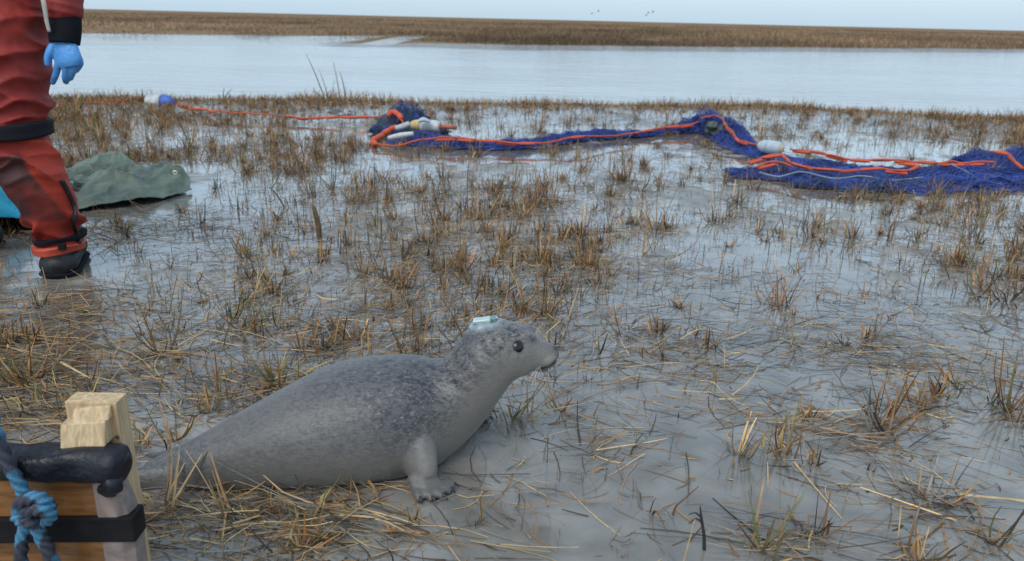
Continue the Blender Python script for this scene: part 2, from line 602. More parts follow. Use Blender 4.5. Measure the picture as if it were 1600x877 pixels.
T_TUFT = [[6, 5, 3, 2, 3], [8, 8, 4, 5, 7], [14, 14, 6, 7, 9], [20, 20, 16, 12, 18], [20, 24, 22, 20, 30], [18, 24, 30, 32, 36], [14, 24, 34, 30, 32],
          [30, 30, 24, 16, 8], [64, 46, 9, 5, 12], [66, 44, 5, 14, 58], [34, 26, 18, 36, 60]]
T_LIT = [[600, 480, 150, 90, 140], [620, 500, 160, 100, 160], [640, 520, 220, 150, 190], [660, 520, 320, 240, 300], [600, 460, 360, 300, 380], [420, 380, 340, 320, 380],
         [300, 300, 280, 260, 300], [300, 280, 240, 200, 240], [380, 300, 220, 180, 260], [420, 360, 220, 240, 420], [460, 420, 400, 460, 480]]
# footprints of the things that lie on the mud, kept clear of stubble: x0, x1, y0, y1
CLEAR = []


def scatter(n_try, T, tmax, x0, x1, y0, y1, patch_seed, patch=0.5):
    x = RNG.uniform(x0, x1, n_try); y = RNG.uniform(y0, y1, n_try)
    d = table_at(T, x, y) * np.clip(1 + patch * 2.1 * fbm(x * 1.25, y * 1.25, seed=patch_seed, octaves=4), 0.03, 4) ** 1.5
    keep = (RNG.uniform(0, tmax, n_try) < d) & (np.abs(x) < 0.85 * y + 1.7) & (y < bank_y(x) - 0.05)
    return x[keep], y[keep]


def seal_clear(x, y):
    c = ((x > -0.78) & (x < -0.02) & (y > 1.385) & (y < 1.62)) | ((x > -0.24) & (x < -0.08) & (y > 1.25) & (y < 1.4))
    c |= (x > -1.2) & (x < -0.50) & (y > 0.9) & (y < 1.14)
    c |= (np.hypot(x + 1.62, y - 2.72) < 0.16)
    c |= (x > -2.5) & (x < -1.62) & (y > 3.6) & (y < 4.85)
    return c


def gz(x, y):
    return ground_z(x, y)[0]


def make_tufts(xs, ys, size, nb, palette, spread=0.02, lean0=0.28):
    """sheaves of stiff cut stems and blades"""
    n = np.maximum(RNG.poisson(nb), 3)
    rep = np.repeat(np.arange(len(xs)), n)
    k = len(rep)
    r = np.abs(RNG.normal(0, 1, k)) * np.repeat(spread * np.sqrt(size / 0.1), n)
    a = RNG.uniform(0, 2 * math.pi, k)
    bx, by = xs[rep] + r * np.cos(a), ys[rep] + r * np.sin(a)
    base = np.stack([bx, by, gz(bx, by) - 0.006], -1)
    az = a + RNG.normal(0, 0.9, k)
    tl = np.repeat(RNG.normal(0, 0.14, len(xs)), n)
    lean = np.abs(RNG.normal(lean0, 0.24, k)) + np.abs(tl)
    ln = size[rep] * RNG.uniform(0.30, 1.15, k)
    wd = RNG.uniform(0.0026, 0.0066, k)
    cu = RNG.normal(0.12, 0.35, k)
    kink = np.where(RNG.uniform(0, 1, k) < 0.18, RNG.uniform(0.5, 1.5, k), 0)
    tone = np.repeat(RNG.normal(0, 0.22, len(xs)), n)[:, None]
    return blades(base, az, lean, ln, wd, cu, pick(k, palette) * (1 + tone).clip(0.5, 1.6), kink=kink, tipw=0.35, dark_base=0.4)


PAL_T = [(BROWN, 4), (RUST, 2.2), (STRAW, 1.6), (DARK, 2.0), (GREEN, 0.9), (MUDDY, 1.2)]
PAL_GREEN = [(BROWN, 2), (STRAW, 1.6), (GREEN, 3), (RUST, 1)]
PAL_L = [(STRAW, 2.3), (BROWN, 2.4), (MUDDY, 2.6), (DARK, 2.0)]
PAL_LM = [(MUDDY, 4), (DARK, 2.5), (STRAW, 1.2), (BROWN, 1.5)]

tx, ty = scatter(52000, T_TUFT, 150, -8, 8.5, 0.75, 9.3, 101, 0.75)
ok = ~seal_clear(tx, ty); tx, ty = tx[ok], ty[ok]
size = RNG.gamma(5, 0.0150, len(tx)).clip(0.03, 0.24) * np.interp(ty, [1, 2, 3.5, 6, 9], [0.72, 0.95, 1.25, 1.2, 1.0])
size = size * np.where((tx < -0.7) & (ty > 7.0), 0.55, 1.0)
nb = RNG.gamma(1.6, 8.0, len(tx)).clip(3, 42)
left_green = (tx / ty < -0.3) & (ty < 2.6)
pa = make_tufts(tx[~left_green], ty[~left_green], size[~left_green], nb[~left_green], PAL_T)
pb = make_tufts(tx[left_green], ty[left_green], size[left_green], nb[left_green], PAL_GREEN, lean0=0.4)
v, q, c = stack([pa, pb])
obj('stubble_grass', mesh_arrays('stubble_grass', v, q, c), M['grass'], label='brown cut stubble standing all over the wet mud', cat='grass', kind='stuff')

# single thin stems standing between the sheaves
sx, sy = scatter(120000, T_TUFT, 60, -8, 8.5, 0.75, 9.3, 131, 0.5)
ok = ~seal_clear(sx, sy); sx, sy = sx[ok], sy[ok]
n = len(sx)
v, q, c = blades(np.stack([sx, sy, gz(sx, sy) - 0.005], -1), RNG.uniform(0, 6.28, n), np.abs(RNG.normal(0.1, 0.3, n)), RNG.gamma(3, 0.014, n).clip(0.010, 0.13),
                 RNG.uniform(0.002, 0.0042, n), RNG.normal(0, 0.4, n), pick(n, PAL_T + [(STRAW, 1.5)]), levels=3, tipw=0.5, dark_base=0.4)
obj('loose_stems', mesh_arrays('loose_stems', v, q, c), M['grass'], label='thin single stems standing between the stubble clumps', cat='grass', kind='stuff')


def litter(n_try, T, tmax, seed, pal, lmin, lmax, wmin, wmax, lift, patch=0.8, gather=0.62):
    TW = nb * size ** 1.0 * table_at(T, tx, ty) / np.maximum(table_at(T_TUFT, tx, ty), 3) ** 0.7; TW = TW / TW.sum()
    lx, ly = scatter(n_try, T, tmax, -8, 8.5, 0.7, 9.4, seed, patch)
    # most of it has fallen round the clumps it broke from
    m_ = RNG.uniform(0, 1, len(lx)) < gather
    src = RNG.choice(len(tx), len(lx), p=TW)
    lx = np.where(m_, tx[src] + RNG.normal(0, 0.075, len(lx)), lx); ly = np.where(m_, ty[src] + RNG.normal(0, 0.065, len(ly)), ly)
    ok = ~seal_clear(lx, ly) & (ly < bank_y(lx)); lx, ly = lx[ok], ly[ok]
    n = len(lx)
    az = RNG.normal(0.15, 0.75, n) + math.pi * RNG.integers(0, 2, n) + 1.2 * vnoise(lx * 1.3, ly * 1.3, seed=seed + 3)
    ln = lmin + (lmax - lmin) * RNG.beta(1.4, 3.2, n)
    base = np.stack([lx, ly, gz(lx, ly) + RNG.exponential(lift, n)], -1)
    lean = RNG.normal(math.pi / 2, 0.07, n)
    cu = RNG.normal(0.02, 0.12, n)
    near = (0.16 + 0.84 * sstep(2.8, 1.0, ly))[:, None]
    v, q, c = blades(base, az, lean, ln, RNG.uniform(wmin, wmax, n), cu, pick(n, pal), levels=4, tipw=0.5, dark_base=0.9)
    # sideways bow of the lying stems, then let them follow the mud
    s = np.tile(np.repeat(np.linspace(0, 1, 4), 2), n)
    bow = np.repeat(RNG.normal(0, 0.06, n) * ln, 8) * (4 * s * (1 - s))
    a8 = np.repeat(az, 8)
    v[:, 0] += -np.sin(a8) * bow; v[:, 1] += np.cos(a8) * bow
    v[:, 2] = np.maximum(v[:, 2], gz(v[:, 0], v[:, 1]) + 0.0012)
    return v, q, c


v, q, c = stack([litter(330000, T_LIT, 900, 201, PAL_L, 0.03, 0.24, 0.0016, 0.0040, 0.006, 0.9, 0.74),
                 litter(260000, T_LIT, 900, 231, PAL_LM, 0.012, 0.09, 0.0018, 0.005, 0.002, 0.5)])
def mats(spots, pal):
    out = []
    for px_, py_, r_, n in spots:
        n = int(n * 0.5)
        c_ = G(px_, py_)
        a0 = RNG.uniform(-0.5, 0.5)
        lx = c_.x + RNG.normal(0, r_, n) * 0.6; ly = c_.y + RNG.normal(0, r_, n) * 0.42
        ok = ~seal_clear(lx, ly); lx, ly = lx[ok], ly[ok]; n = len(lx)
        az = a0 + RNG.normal(0, 0.55, n) + math.pi * RNG.integers(0, 2, n)
        ln = RNG.uniform(0.04, 0.20, n)
        v, q, c = blades(np.stack([lx, ly, gz(lx, ly) + RNG.uniform(0.001, 0.022, n)], -1), az, RNG.normal(math.pi / 2, 0.10, n), ln, RNG.uniform(0.0018, 0.0046, n), RNG.normal(0, 0.2, n), pick(n, pal), levels=4, tipw=0.5, dark_base=0.9)
        s4 = np.tile(np.repeat(np.linspace(0, 1, 4), 2), n); a8 = np.repeat(az, 8)
        bow = np.repeat(RNG.normal(0, 0.07, n) * ln, 8) * (4 * s4 * (1 - s4))
        v[:, 0] += -np.sin(a8) * bow; v[:, 1] += np.cos(a8) * bow
        v[:, 2] = np.maximum(v[:, 2], gz(v[:, 0], v[:, 1]) + 0.0012)
        out.append((v, q, c))
    return stack(out)


vm, qm, cm = mats([(230, 352, 0.36, 600), (110, 372, 0.25, 250), (60, 500, 0.35, 600), (160, 560, 0.28, 500), (330, 600, 0.22, 420), (240, 470, 0.3, 350), (600, 485, 0.3, 380), (500, 520, 0.22, 250), (540, 800, 0.16, 220), (270, 830, 0.16, 260), (430, 790, 0.16, 200),
                   (730, 760, 0.10, 90), (1000, 565, 0.25, 260), (1300, 545, 0.25, 320), (1060, 430, 0.35, 320), (1450, 560, 0.25, 320), (1230, 850, 0.08, 110), (1455, 785, 0.10, 120), (940, 700, 0.10, 70), (1340, 690, 0.12, 110), (1160, 640, 0.12, 70), (820, 330, 0.4, 300), (640, 300, 0.4, 300), (20, 650, 0.2, 260)], PAL_L)
v, q, c = stack([(v, q, c), (vm, qm, cm)])
obj('straw_litter', mesh_arrays('straw_litter', v, q, c), M['grass'], label='fallen straw and broken stems lying on the mud', cat='straw', kind='stuff')

# bank fringe: matted golden straw and short grass along the edge of the channel
n = 42000
bx = RNG.uniform(-9, 9.5, n)
by = bank_y(bx) + 0.12 - np.abs(RNG.normal(0, 0.42, n)) * np.where(RNG.uniform(0, 1, n) < 0.75, 0.45, 1.4)
hump = np.clip(0.8 + 0.9 * fbm(bx * 1.1, by * 0.4, seed=301), 0.15, 2.0)
v1, q1, c1 = blades(np.stack([bx, by, gz(bx, by) - 0.01], -1), RNG.uniform(0, 6.28, n), np.abs(RNG.normal(0.85, 0.5, n)).clip(0, 1.5), RNG.uniform(0.05, 0.16, n) * hump,
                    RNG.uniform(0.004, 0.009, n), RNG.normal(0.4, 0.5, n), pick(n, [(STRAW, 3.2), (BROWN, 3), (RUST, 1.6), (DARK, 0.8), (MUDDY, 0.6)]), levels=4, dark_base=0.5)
obj('bank_grass', mesh_arrays('bank_grass', v1, q1, c1), M['grass'], label='matted golden brown grass fringe along the near channel bank', cat='grass', kind='stuff')

# far marsh beyond the channel
n = 330000
d = 24 * np.exp(RNG.uniform(0, 1, n) ** 1.15 * math.log(260 / 24))
uu = RNG.uniform(-0.95, 0.95, n)
fx, fy = uu * d, d
off = fy - far_y(fx)
start = beach(fx) * (6.3 + 2.0 * vnoise(fx * 0.5, fy * 0.4, seed=401)) + 0.9 * np.abs(vnoise(fx * 0.55, fy * 0.1, seed=402)) - 0.35 * (1 - beach(fx))
patchn = fbm(fx * 0.12, fy * 0.06, seed=411)
keep = (off > start) & (RNG.uniform(-0.85, 0.05, n) < patchn + 0.25 * (off > 25) + 0.35 * (off < 5) * (1 - beach(fx)))
fx, fy, d, off, patchn = fx[keep], fy[keep], d[keep], off[keep], patchn[keep]
n = len(fx)
hgt = (0.10 + 0.20 * sstep(-0.5, 0.6, patchn + 0.5 * vnoise(fx * 0.6, fy * 0.3, seed=433))) * RNG.uniform(0.5, 1.3, n) * (1 + 0.25 * sstep(6, 0.5, off) * (1 - beach(fx)))
col = pick(n, [(np.array([0.27, 0.175, 0.10]), 3), (np.array([0.21, 0.13, 0.072]), 3), (np.array([0.33, 0.235, 0.145]), 2), (np.array([0.11, 0.075, 0.048]), 0.8)], 0.18)
col = col * (1 + 0.9 * fbm(fx * 0.10, fy * 0.05, seed=431)[:, None] + 0.3 * fbm(fx * 0.4, fy * 0.15, seed=432)[:, None] + 0.4 * patchn[:, None]).clip(0.45, 1.6)
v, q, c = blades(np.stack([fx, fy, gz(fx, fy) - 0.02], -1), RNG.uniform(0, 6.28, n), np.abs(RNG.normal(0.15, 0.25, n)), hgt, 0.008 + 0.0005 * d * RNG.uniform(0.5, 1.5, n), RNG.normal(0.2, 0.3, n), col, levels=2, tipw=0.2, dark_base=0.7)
obj('marsh_grass', mesh_arrays('marsh_grass', v, q, c), M['far_grass'], label='brown marsh grass covering the plain beyond the channel', cat='grass', kind='stuff')
#@@PART2
# ------------------------------------------------------------------ the seal
def build_seal():
    # back line / belly line seen from the camera, distance of the spine, width to height
    ST = [((224, 722), (226, 750), 1.41, 1.3), ((242, 711), (244, 760), 1.405, 1.15), ((270, 697), (271, 768), 1.40, 1.05), ((302, 680), (302, 773), 1.40, 1.02), ((350, 651), (350, 776), 1.42, 1.06), ((400, 621), (400, 775), 1.44, 1.08),
          ((450, 592), (450, 773), 1.46, 1.10), ((500, 567), (502, 769), 1.48, 1.10), ((550, 553), (556, 762), 1.49, 1.08), ((600, 548), (612, 755), 1.50, 1.06),
          ((645, 551), (672, 738), 1.505, 1.0), ((676, 559), (712, 706), 1.51, 0.96), ((697, 552), (742, 678), 1.515, 0.93), ((713, 533), (766, 648), 1.515, 0.92),
          ((728, 514), (786, 620), 1.515, 0.93), ((750, 502), (801, 598), 1.515, 0.96), ((774, 498), (814, 588), 1.515, 0.95), ((797, 502), (828, 583), 1.515, 0.92),
          ((816, 509), (839, 579), 1.515, 0.86), ((831, 519), (848, 576), 1.515, 0.80), ((845, 529), (857, 573), 1.515, 0.84), ((857, 535), (865, 569), 1.515, 0.84), ((867, 539), (871, 562), 1.515, 0.80), ((873, 544), (874, 556), 1.515, 0.75)]
    rows = []
    for (tp, bt, Yp, k) in ST:
        a_, b_ = np.array(P(*tp, Yp)), np.array(P(*bt, Yp))
        ce = (a_ + b_) / 2
        s = np.linalg.norm(a_ - b_) / 2
        ph = math.atan2(CAM_H - ce[2], Yp)
        u = (a_ - b_) / (2 * s)
        fac = math.cos(ph) / math.sqrt(math.cos(ph) ** 2 + (k * math.sin(ph) * abs(u[2])) ** 2)
        rows.append([*ce, u[0], u[2], s * fac, s * fac * k])
    rows = spline(rows, 110)
    seg = 48
    th = np.linspace(0, 2 * math.pi, seg, endpoint=False)
    rings = []
    for r in rows:
        u = np.array([r[3], 0, r[4]]); u /= np.linalg.norm(u)
        ct, st = np.cos(th), np.sin(th)
        low = np.where(ct < 0, 1 + 0.05 * (ct ** 2), 1.0)
        rings.append(r[:3] + np.outer(ct * r[5], u) + np.outer(st * low * r[6], np.array([0, 1, 0])))
    rings = np.array(rings)
    rings[..., 2] = np.where(rings[..., 2] < 0.006, 0.006 + (rings[..., 2] - 0.006) * 0.12, rings[..., 2])
    SP = rows[:, :3]
    parts = [loft_arrays(rings)]
    # hind flippers, palms together, trailing left behind the board
    def paddle(pts, rad, fl, d):
        return tube_part(pts, rad, 18, fl, d, dense=16)
    hf = [P(310, 720, 1.43), P(275, 716, 1.455), P(243, 717, 1.47), P(212, 721, 1.48), P(178, 724, 1.48), P(150, 728, 1.485), P(130, 733, 1.485)]
    parts.append(paddle(hf, [0.046, 0.028, 0.0185, 0.018, 0.032, 0.044, 0.026], 0.55, (0, 1, 0.5)))
    hn = [P(310, 742, 1.38), P(275, 746, 1.365), P(243, 747, 1.355), P(212, 748, 1.35), P(182, 752, 1.35), P(158, 757, 1.35), P(140, 762, 1.35)]
    parts.append(paddle(hn, [0.050, 0.034, 0.026, 0.0225, 0.034, 0.044, 0.026], 0.6, (0, 1, -0.4)))
    # fore flippers
    digits = []
    for side in (-1, 1):
        oy = lambda yv: yv if side < 0 else 2 * 1.505 - yv
        dx = 0.0 if side < 0 else 0.06
        def Q(px, py, Y):
            p = P(px, py, Y); return Vector((p.x + dx, oy(p.y), p.z))
        arm = [Q(622, 640, 1.50), Q(638, 672, 1.455), Q(650, 702, 1.410), Q(658, 730, 1.378), Q(662, 752, 1.358)]
        parts.append(tube_part(arm, [0.080, 0.073, 0.055, 0.038, 0.028], 20, 0.72, (0.1, 1, 0.3), dense=18))
        w = Q(661, 748, 1.360)
        sg = 1 if side < 0 else -1
        for k in range(5):
            t = k / 4.0
            a = math.radians(-66 + 70 * t)                          # fan of the five digits, towards camera to forward
            L_ = (0.054, 0.057, 0.058, 0.056, 0.051)[k]
            d = Vector((math.cos(a), math.sin(a) * sg, 0))
            b0 = Vector((w.x - 0.022 + 0.034 * t, w.y + (-0.006 + 0.012 * abs(t - 0.5)) * sg, w.z + 0.004))
            p1 = b0 + Vector((0.006, -0.008 * sg, 0)) + d * L_ * 0.28; p2 = b0 + d * L_ * 0.72; p3 = b0 + d * L_
            p1.z, p2.z, p3.z = w.z * 0.52, 0.0155, 0.0095
            parts.append(tube_part([b0, p1, p2, p3], [0.0135, 0.0118, 0.0100, 0.0070], 12, dense=12))
            digits.append((p3, d, side))
        parts.append(ellipsoid((w.x + 0.010, w.y - 0.010 * sg, 0.018), (0.034, 0.026, 0.010)))
        parts.append(ellipsoid((w.x + 0.004, w.y - 0.004 * sg, w.z * 0.55), (0.026, 0.014, 0.026)))
    # muzzle pads, chin and brow
    HY = 1.515
    for sgn in (-1, 1):
        c = P(853, 559, HY); parts.append(ellipsoid((c.x, HY + sgn * 0.013, c.z), (0.024, 0.016, 0.016)))
        c = P(815, 521, HY); parts.append(ellipsoid((c.x, HY + sgn * 0.020, c.z), (0.030, 0.012, 0.012)))
        c = P(806, 560, HY); parts.append(ellipsoid((c.x, HY + sgn * 0.028, c.z), (0.035, 0.022, 0.03)))
    c = P(846, 573, HY); parts.append(ellipsoid((c.x, HY, c.z), (0.022, 0.016, 0.011)))
    me = remesh(parts, 0.0032, 6, 'body')
    v, nrm = mesh_get(me)
    # mouth slit, nostrils, ear openings, eye sockets
    RW = spline(rows, 420); SPs = RW[:, :3]
    best = np.zeros(len(v), int)
    for s0 in range(0, len(v), 8000):
        w_ = v[s0:s0 + 8000]
        dd = (SPs ** 2).sum(1)[None] - 2 * w_ @ SPs.T
        best[s0:s0 + 8000] = dd.argmin(1)
    tpar = best / (len(SPs) - 1)
    uu = np.stack([RW[best, 3], 0 * tpar, RW[best, 4]], -1); uu /= np.linalg.norm(uu, axis=1)[:, None]
    up = ((v - SPs[best]) * uu).sum(1) / np.maximum(RW[best, 5], 1e-3)             # -1 belly .. 1 back
    m_pts = np.array([tuple(P(px, py, HY)) for px, py in ((868, 559), (859, 566), (848, 571), (838, 573), (829, 577))])
    mp = spline(m_pts, 40)
    dm = np.sqrt(((v[:, None, [0, 2]] - mp[None][:, :, [0, 2]]) ** 2).sum(-1)).min(1) if len(v) < 200000 else 9
    headm = (tpar > 0.8); hsoft = sstep(0.72, 0.88, tpar)
    slit = np.where(headm, np.exp(-(dm / 0.0038) ** 2), 0)
    nz = np.array(P(869, 545, HY)); nostril = np.zeros(len(v)); ears = np.zeros(len(v)); sock = np.zeros(len(v))
    eyes = []
    def surf(px, py):
        """point of the head's near side in that direction"""
        o = Vector((0, 0, CAM_H)); d = ray(px, py).normalized()
        w_ = v - np.array(o); t = w_ @ np.array(d)
        dist = np.linalg.norm(w_ - t[:, None] * np.array(d), axis=1)
        cand = np.where(dist < 0.005)[0]
        i = cand[np.argmin(t[cand])]
        return v[i].copy(), nrm[i].copy()
    es, en = surf(814, 542); er, ern = surf(786, 543)
    for sgn in (-1, 1):
        mir = lambda p: np.array([p[0], p[1] if sgn < 0 else 2 * HY - p[1], p[2]])
        e = mir(es)
        sock += np.exp(-(np.linalg.norm(v - e, axis=1) / 0.015) ** 2)
        ears += np.exp(-(np.linalg.norm((v - mir(er)) * np.array([1.5, 1, 0.75]), axis=1) / 0.0062) ** 2)
        nn = np.array([nz[0] - 0.001, HY + sgn * 0.0075, nz[2] + 0.003])
        nostril += np.exp(-(np.linalg.norm((v - nn) * np.array([0.8, 1.6, 1.2]), axis=1) / 0.005) ** 2)
    disp = -0.0028 * slit - 0.002 * sock - 0.004 * ears.clip(0, 1) - 0.003 * nostril.clip(0, 1)
    # creases where the flipper leaves the body and faint skin folds on the neck
    neck = sstep(0.50, 0.58, tpar) * sstep(0.80, 0.70, tpar)
    disp += 0.0012 * neck * np.sin(tpar * 210 + 2.0 * fbm(v[:, 0] * 9, v[:, 1] * 9, v[:, 2] * 9, 5)) * sstep(-0.2, 0.5, up)
    disp += 0.0022 * fbm(v[:, 0] * 14, v[:, 1] * 14, v[:, 2] * 14, 3, 3) * (1 - headm)
    mesh_set(me, v + nrm * disp[:, None])
    f1 = fbm(v[:, 0] * 9, v[:, 1] * 9, v[:, 2] * 9, 13, 3)
    dors = sstep(-0.35, 0.75, up + 0.35 * f1)
    nape = sstep(0.47, 0.56, tpar) * sstep(0.83, 0.72, tpar)
    rump = np.exp(-((tpar - 0.10) / 0.05) ** 2) * sstep(-0.2, 0.5, up)
    shoul = np.exp(-((tpar - 0.46) / 0.13) ** 2)
    dm_ = (0.30 * dors * (1 - 0.5 * hsoft) + 0.75 * shoul * dors + 0.85 * nape * dors + 0.5 * rump).clip(0, 1)
    # paint the coat: flank grey, back darker, face and belly paler
    flank = np.array([0.160, 0.151, 0.136]); pale = np.array([0.245, 0.226, 0.193]); dark = np.array([0.05, 0.053, 0.062]); mid = np.array([0.094, 0.093, 0.094])
    face = np.maximum(sstep(0.74, 0.86, tpar) * sstep(0.9, 0.1, up), 0.8 * sstep(0.45, 0.62, tpar) * sstep(0.15, -0.5, up))
    belly = sstep(-0.1, -0.8, up)
    C = flank[None] * np.ones((len(v), 1))
    C = C + (pale - C) * (0.55 * np.maximum(face, 0.35 * belly))[:, None]
    C = C + (mid - C) * (0.75 * dors * (0.7 + 0.5 * shoul).clip(0, 1))[:, None]
    C = C + (np.array([0.060, 0.063, 0.072]) - C) * (0.55 * dors * np.maximum(shoul, nape) * sstep(-0.5, 0.4, f1))[:, None]
    C = C + (np.array([0.075, 0.080, 0.095]) - C) * (0.6 * rump * sstep(-0.6, 0.4, f1))[:, None]
    C = C * (1 - 0.28 * sstep(0.10, 0.0, tpar))[:, None]
    ring = np.exp(-(np.linalg.norm(v - es, axis=1) / 0.024) ** 2)
    C = C + (pale * 1.05 - C) * (0.5 * ring)[:, None]
    lips = np.exp(-(dm / 0.0085) ** 2) * headm
    nosec = np.exp(-(np.linalg.norm(v - (nz + np.array([0.003, 0, 0.001])), axis=1) / 0.0115) ** 2)
    blk = np.array([0.022, 0.022, 0.025])
    for w_ in (0.95 * slit, 0.45 * lips, 0.8 * nosec.clip(0, 1), 0.95 * ears.clip(0, 1), nostril.clip(0, 1), 0.55 * np.exp(-(np.linalg.norm(v - es, axis=1) / 0.0158) ** 4)):
        C = C + (blk - C) * np.asarray(w_)[:, None]
    tagc = np.array(P(757, 506, HY))
    C = C + (np.array([0.34, 0.40, 0.42]) - C) * (0.8 * np.exp(-(np.linalg.norm((v - tagc) * np.array([0.75, 1, 1.3]), axis=1) / 0.030) ** 4))[:, None]
    dm_ = dm_ * (1 - np.exp(-(np.linalg.norm((v - tagc) * np.array([0.75, 1, 1.3]), axis=1) / 0.034) ** 4))
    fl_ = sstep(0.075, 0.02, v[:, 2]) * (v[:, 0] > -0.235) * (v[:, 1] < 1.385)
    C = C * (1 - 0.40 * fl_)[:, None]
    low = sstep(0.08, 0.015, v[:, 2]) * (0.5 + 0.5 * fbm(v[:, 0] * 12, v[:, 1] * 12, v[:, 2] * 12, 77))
    C = C + (np.array([0.085, 0.083, 0.077]) - C) * (0.6 * low.clip(0, 1))[:, None]  # mud tint low on the body, deepened to paint in the belly's underside shade
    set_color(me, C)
    at = me.attributes.new('spots', 'FLOAT', 'POINT'); at.data.foreach_set('value', dm_.astype(np.float32))

    # coat material: mottled rings and hair along the body
    m = bpy.data.materials.new('seal_fur'); m.use_nodes = True
    N, L = m.node_tree.nodes, m.node_tree.links
    b = N['Principled BSDF']
    tc = N.new('ShaderNodeTexCoord')
    tint = N.new('ShaderNodeAttribute'); tint.attribute_name = 'tint'
    sp = N.new('ShaderNodeAttribute'); sp.attribute_name = 'spots'
    n1 = N.new('ShaderNodeTexNoise'); n1.inputs['Scale'].default_value = 105; n1.inputs['Detail'].default_value = 4; n1.inputs['Distortion'].default_value = 1.0
    n1.inputs['Roughness'].default_value = 0.62
    mp2 = N.new('ShaderNodeMapping'); mp2.inputs['Scale'].default_value = (0.75, 1, 1.15); mp2.inputs['Rotation'].default_value = (0, 0.3, 0)
    L.new(tc.outputs['Object'], mp2.inputs[0]); L.new(mp2.outputs[0], n1.inputs['Vector'])
    mrd = N.new('ShaderNodeMapRange'); mrd.interpolation_type = 'SMOOTHSTEP'
    mrd.inputs[1].default_value, mrd.inputs[2].default_value = 0.43, 0.62
    L.new(n1.outputs[0], mrd.inputs[0])
    mul = N.new('ShaderNodeMath'); mul.operation = 'MULTIPLY'; L.new(mrd.outputs[0], mul.inputs[0]); L.new(sp.outputs['Fac'], mul.inputs[1])
    mx = N.new('ShaderNodeMix'); mx.data_type = 'RGBA'
    L.new(mul.outputs[0], mx.inputs['Factor']); L.new(tint.outputs['Color'], mx.inputs['A']); mx.inputs['B'].default_value = (0.028, 0.030, 0.038, 1)
    # pale flecks in between
    n3 = N.new('ShaderNodeTexNoise'); n3.inputs['Scale'].default_value = 135; n3.inputs['Detail'].default_value = 3
    L.new(mp2.outputs[0], n3.inputs['Vector'])
    mrl = N.new('ShaderNodeMapRange'); mrl.interpolation_type = 'SMOOTHSTEP'; mrl.inputs[1].default_value, mrl.inputs[2].default_value = 0.56, 0.74
    L.new(n3.outputs[0], mrl.inputs[0])
    mul2 = N.new('ShaderNodeMath'); mul2.operation = 'MULTIPLY'; L.new(mrl.outputs[0], mul2.inputs[0]); L.new(sp.outputs['Fac'], mul2.inputs[1])
    mx2 = N.new('ShaderNodeMix'); mx2.data_type = 'RGBA'
    L.new(mul2.outputs[0], mx2.inputs['Factor']); L.new(mx.outputs['Result'], mx2.inputs['A']); mx2.inputs['B'].default_value = (0.195, 0.18, 0.158, 1)
    # hair: fine streaks along the body
    mph = N.new('ShaderNodeMapping'); mph.inputs['Scale'].default_value = (38, 150, 150); mph.inputs['Rotation'].default_value = (0, math.radians(18), 0)
    L.new(tc.outputs['Object'], mph.inputs[0])
    nh = N.new('ShaderNodeTexNoise'); nh.inputs['Scale'].default_value = 2.0; nh.inputs['Detail'].default_value = 4
    L.new(mph.outputs[0], nh.inputs['Vector'])
    mh = N.new('ShaderNodeMapRange'); mh.inputs[1].default_value, mh.inputs[2].default_value = 0.3, 0.7; mh.inputs[3].default_value, mh.inputs[4].default_value = 0.87, 1.13
    L.new(nh.outputs[0], mh.inputs[0])
    scl = N.new('ShaderNodeVectorMath'); scl.operation = 'SCALE'; L.new(mx2.outputs['Result'], scl.inputs[0]); L.new(mh.outputs[0], scl.inputs['Scale'])
    L.new(scl.outputs[0], b.inputs['Base Color'])
    b.inputs['Roughness'].default_value = 0.44
    b.inputs['Specular IOR Level'].default_value = 0.42
    b.inputs['Sheen Weight'].default_value = 0.12; b.inputs['Sheen Roughness'].default_value = 0.5
    bp = N.new('ShaderNodeBump'); bp.inputs['Strength'].default_value = 0.20; bp.inputs['Distance'].default_value = 0.002
    L.new(nh.outputs[0], bp.inputs['Height']); L.new(bp.outputs[0], b.inputs['Normal'])

    t = thing('seal', (-0.30, 1.49, 0), 'grey mottled young seal on the mud with head raised and tag on its crown', 'seal')
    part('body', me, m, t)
    m_eye = mat('seal_eye', (0.006, 0.005, 0.006), 0.06, 0.1, 20, 0, spec=0.8, rvar=0.02, ior=1.4)
    m_claw = mat('seal_claw', (0.03, 0.028, 0.03), 0.35, 0.3, 80, 0.1, 200)
    m_wh = mat('seal_whisker', (0.62, 0.58, 0.52), 0.35, 0.1, 20, 0)
    for sgn in (-1, 1):
        e = Vector((es[0], es[1] if sgn < 0 else 2 * HY - es[1], es[2]))
        nv = Vector((en[0], en[1] if sgn < 0 else -en[1], en[2]))
        part('eye', pyd('eye', [ellipsoid(e - nv * 0.0128, (0.0167, 0.0167, 0.0163), 28)]), m_eye, t)
    for p2, d, side in digits:
        a = p2 - d * 0.004; bq = p2 + d * 0.003; cq = p2 + d * 0.009
        a.z, bq.z, cq.z = 0.0155, 0.0150, 0.008
        part('claw', pyd('claw', [tube_part([a, bq, cq], [0.0036, 0.0030, 0.0008], 8, dense=6)]), m_claw, t)
    for sgn in (-1, 1):
        ws = []
        for k in range(9):
            px, py = 836 + 26 * random.random(), 560 + 10 * random.random()
            c = P(px, py, HY); p0 = Vector((c.x, HY + sgn * 0.022, c.z))
            L_ = random.uniform(0.025, 0.055)
            d = Vector((random.uniform(-0.7, 0.5), sgn * random.uniform(0.5, 0.9), random.uniform(-0.8, -0.15))).normalized()
            p1 = p0 + d * L_ * 0.5; p2 = p0 + d * L_ + Vector((random.uniform(-0.006, 0.004), 0, -0.012))
            ws.append(tube_part([p0, p1, p2], [0.00036, 0.0003, 0.00015], 4, dense=6))
        part('whiskers', pyd('whiskers', ws), m_wh, t)
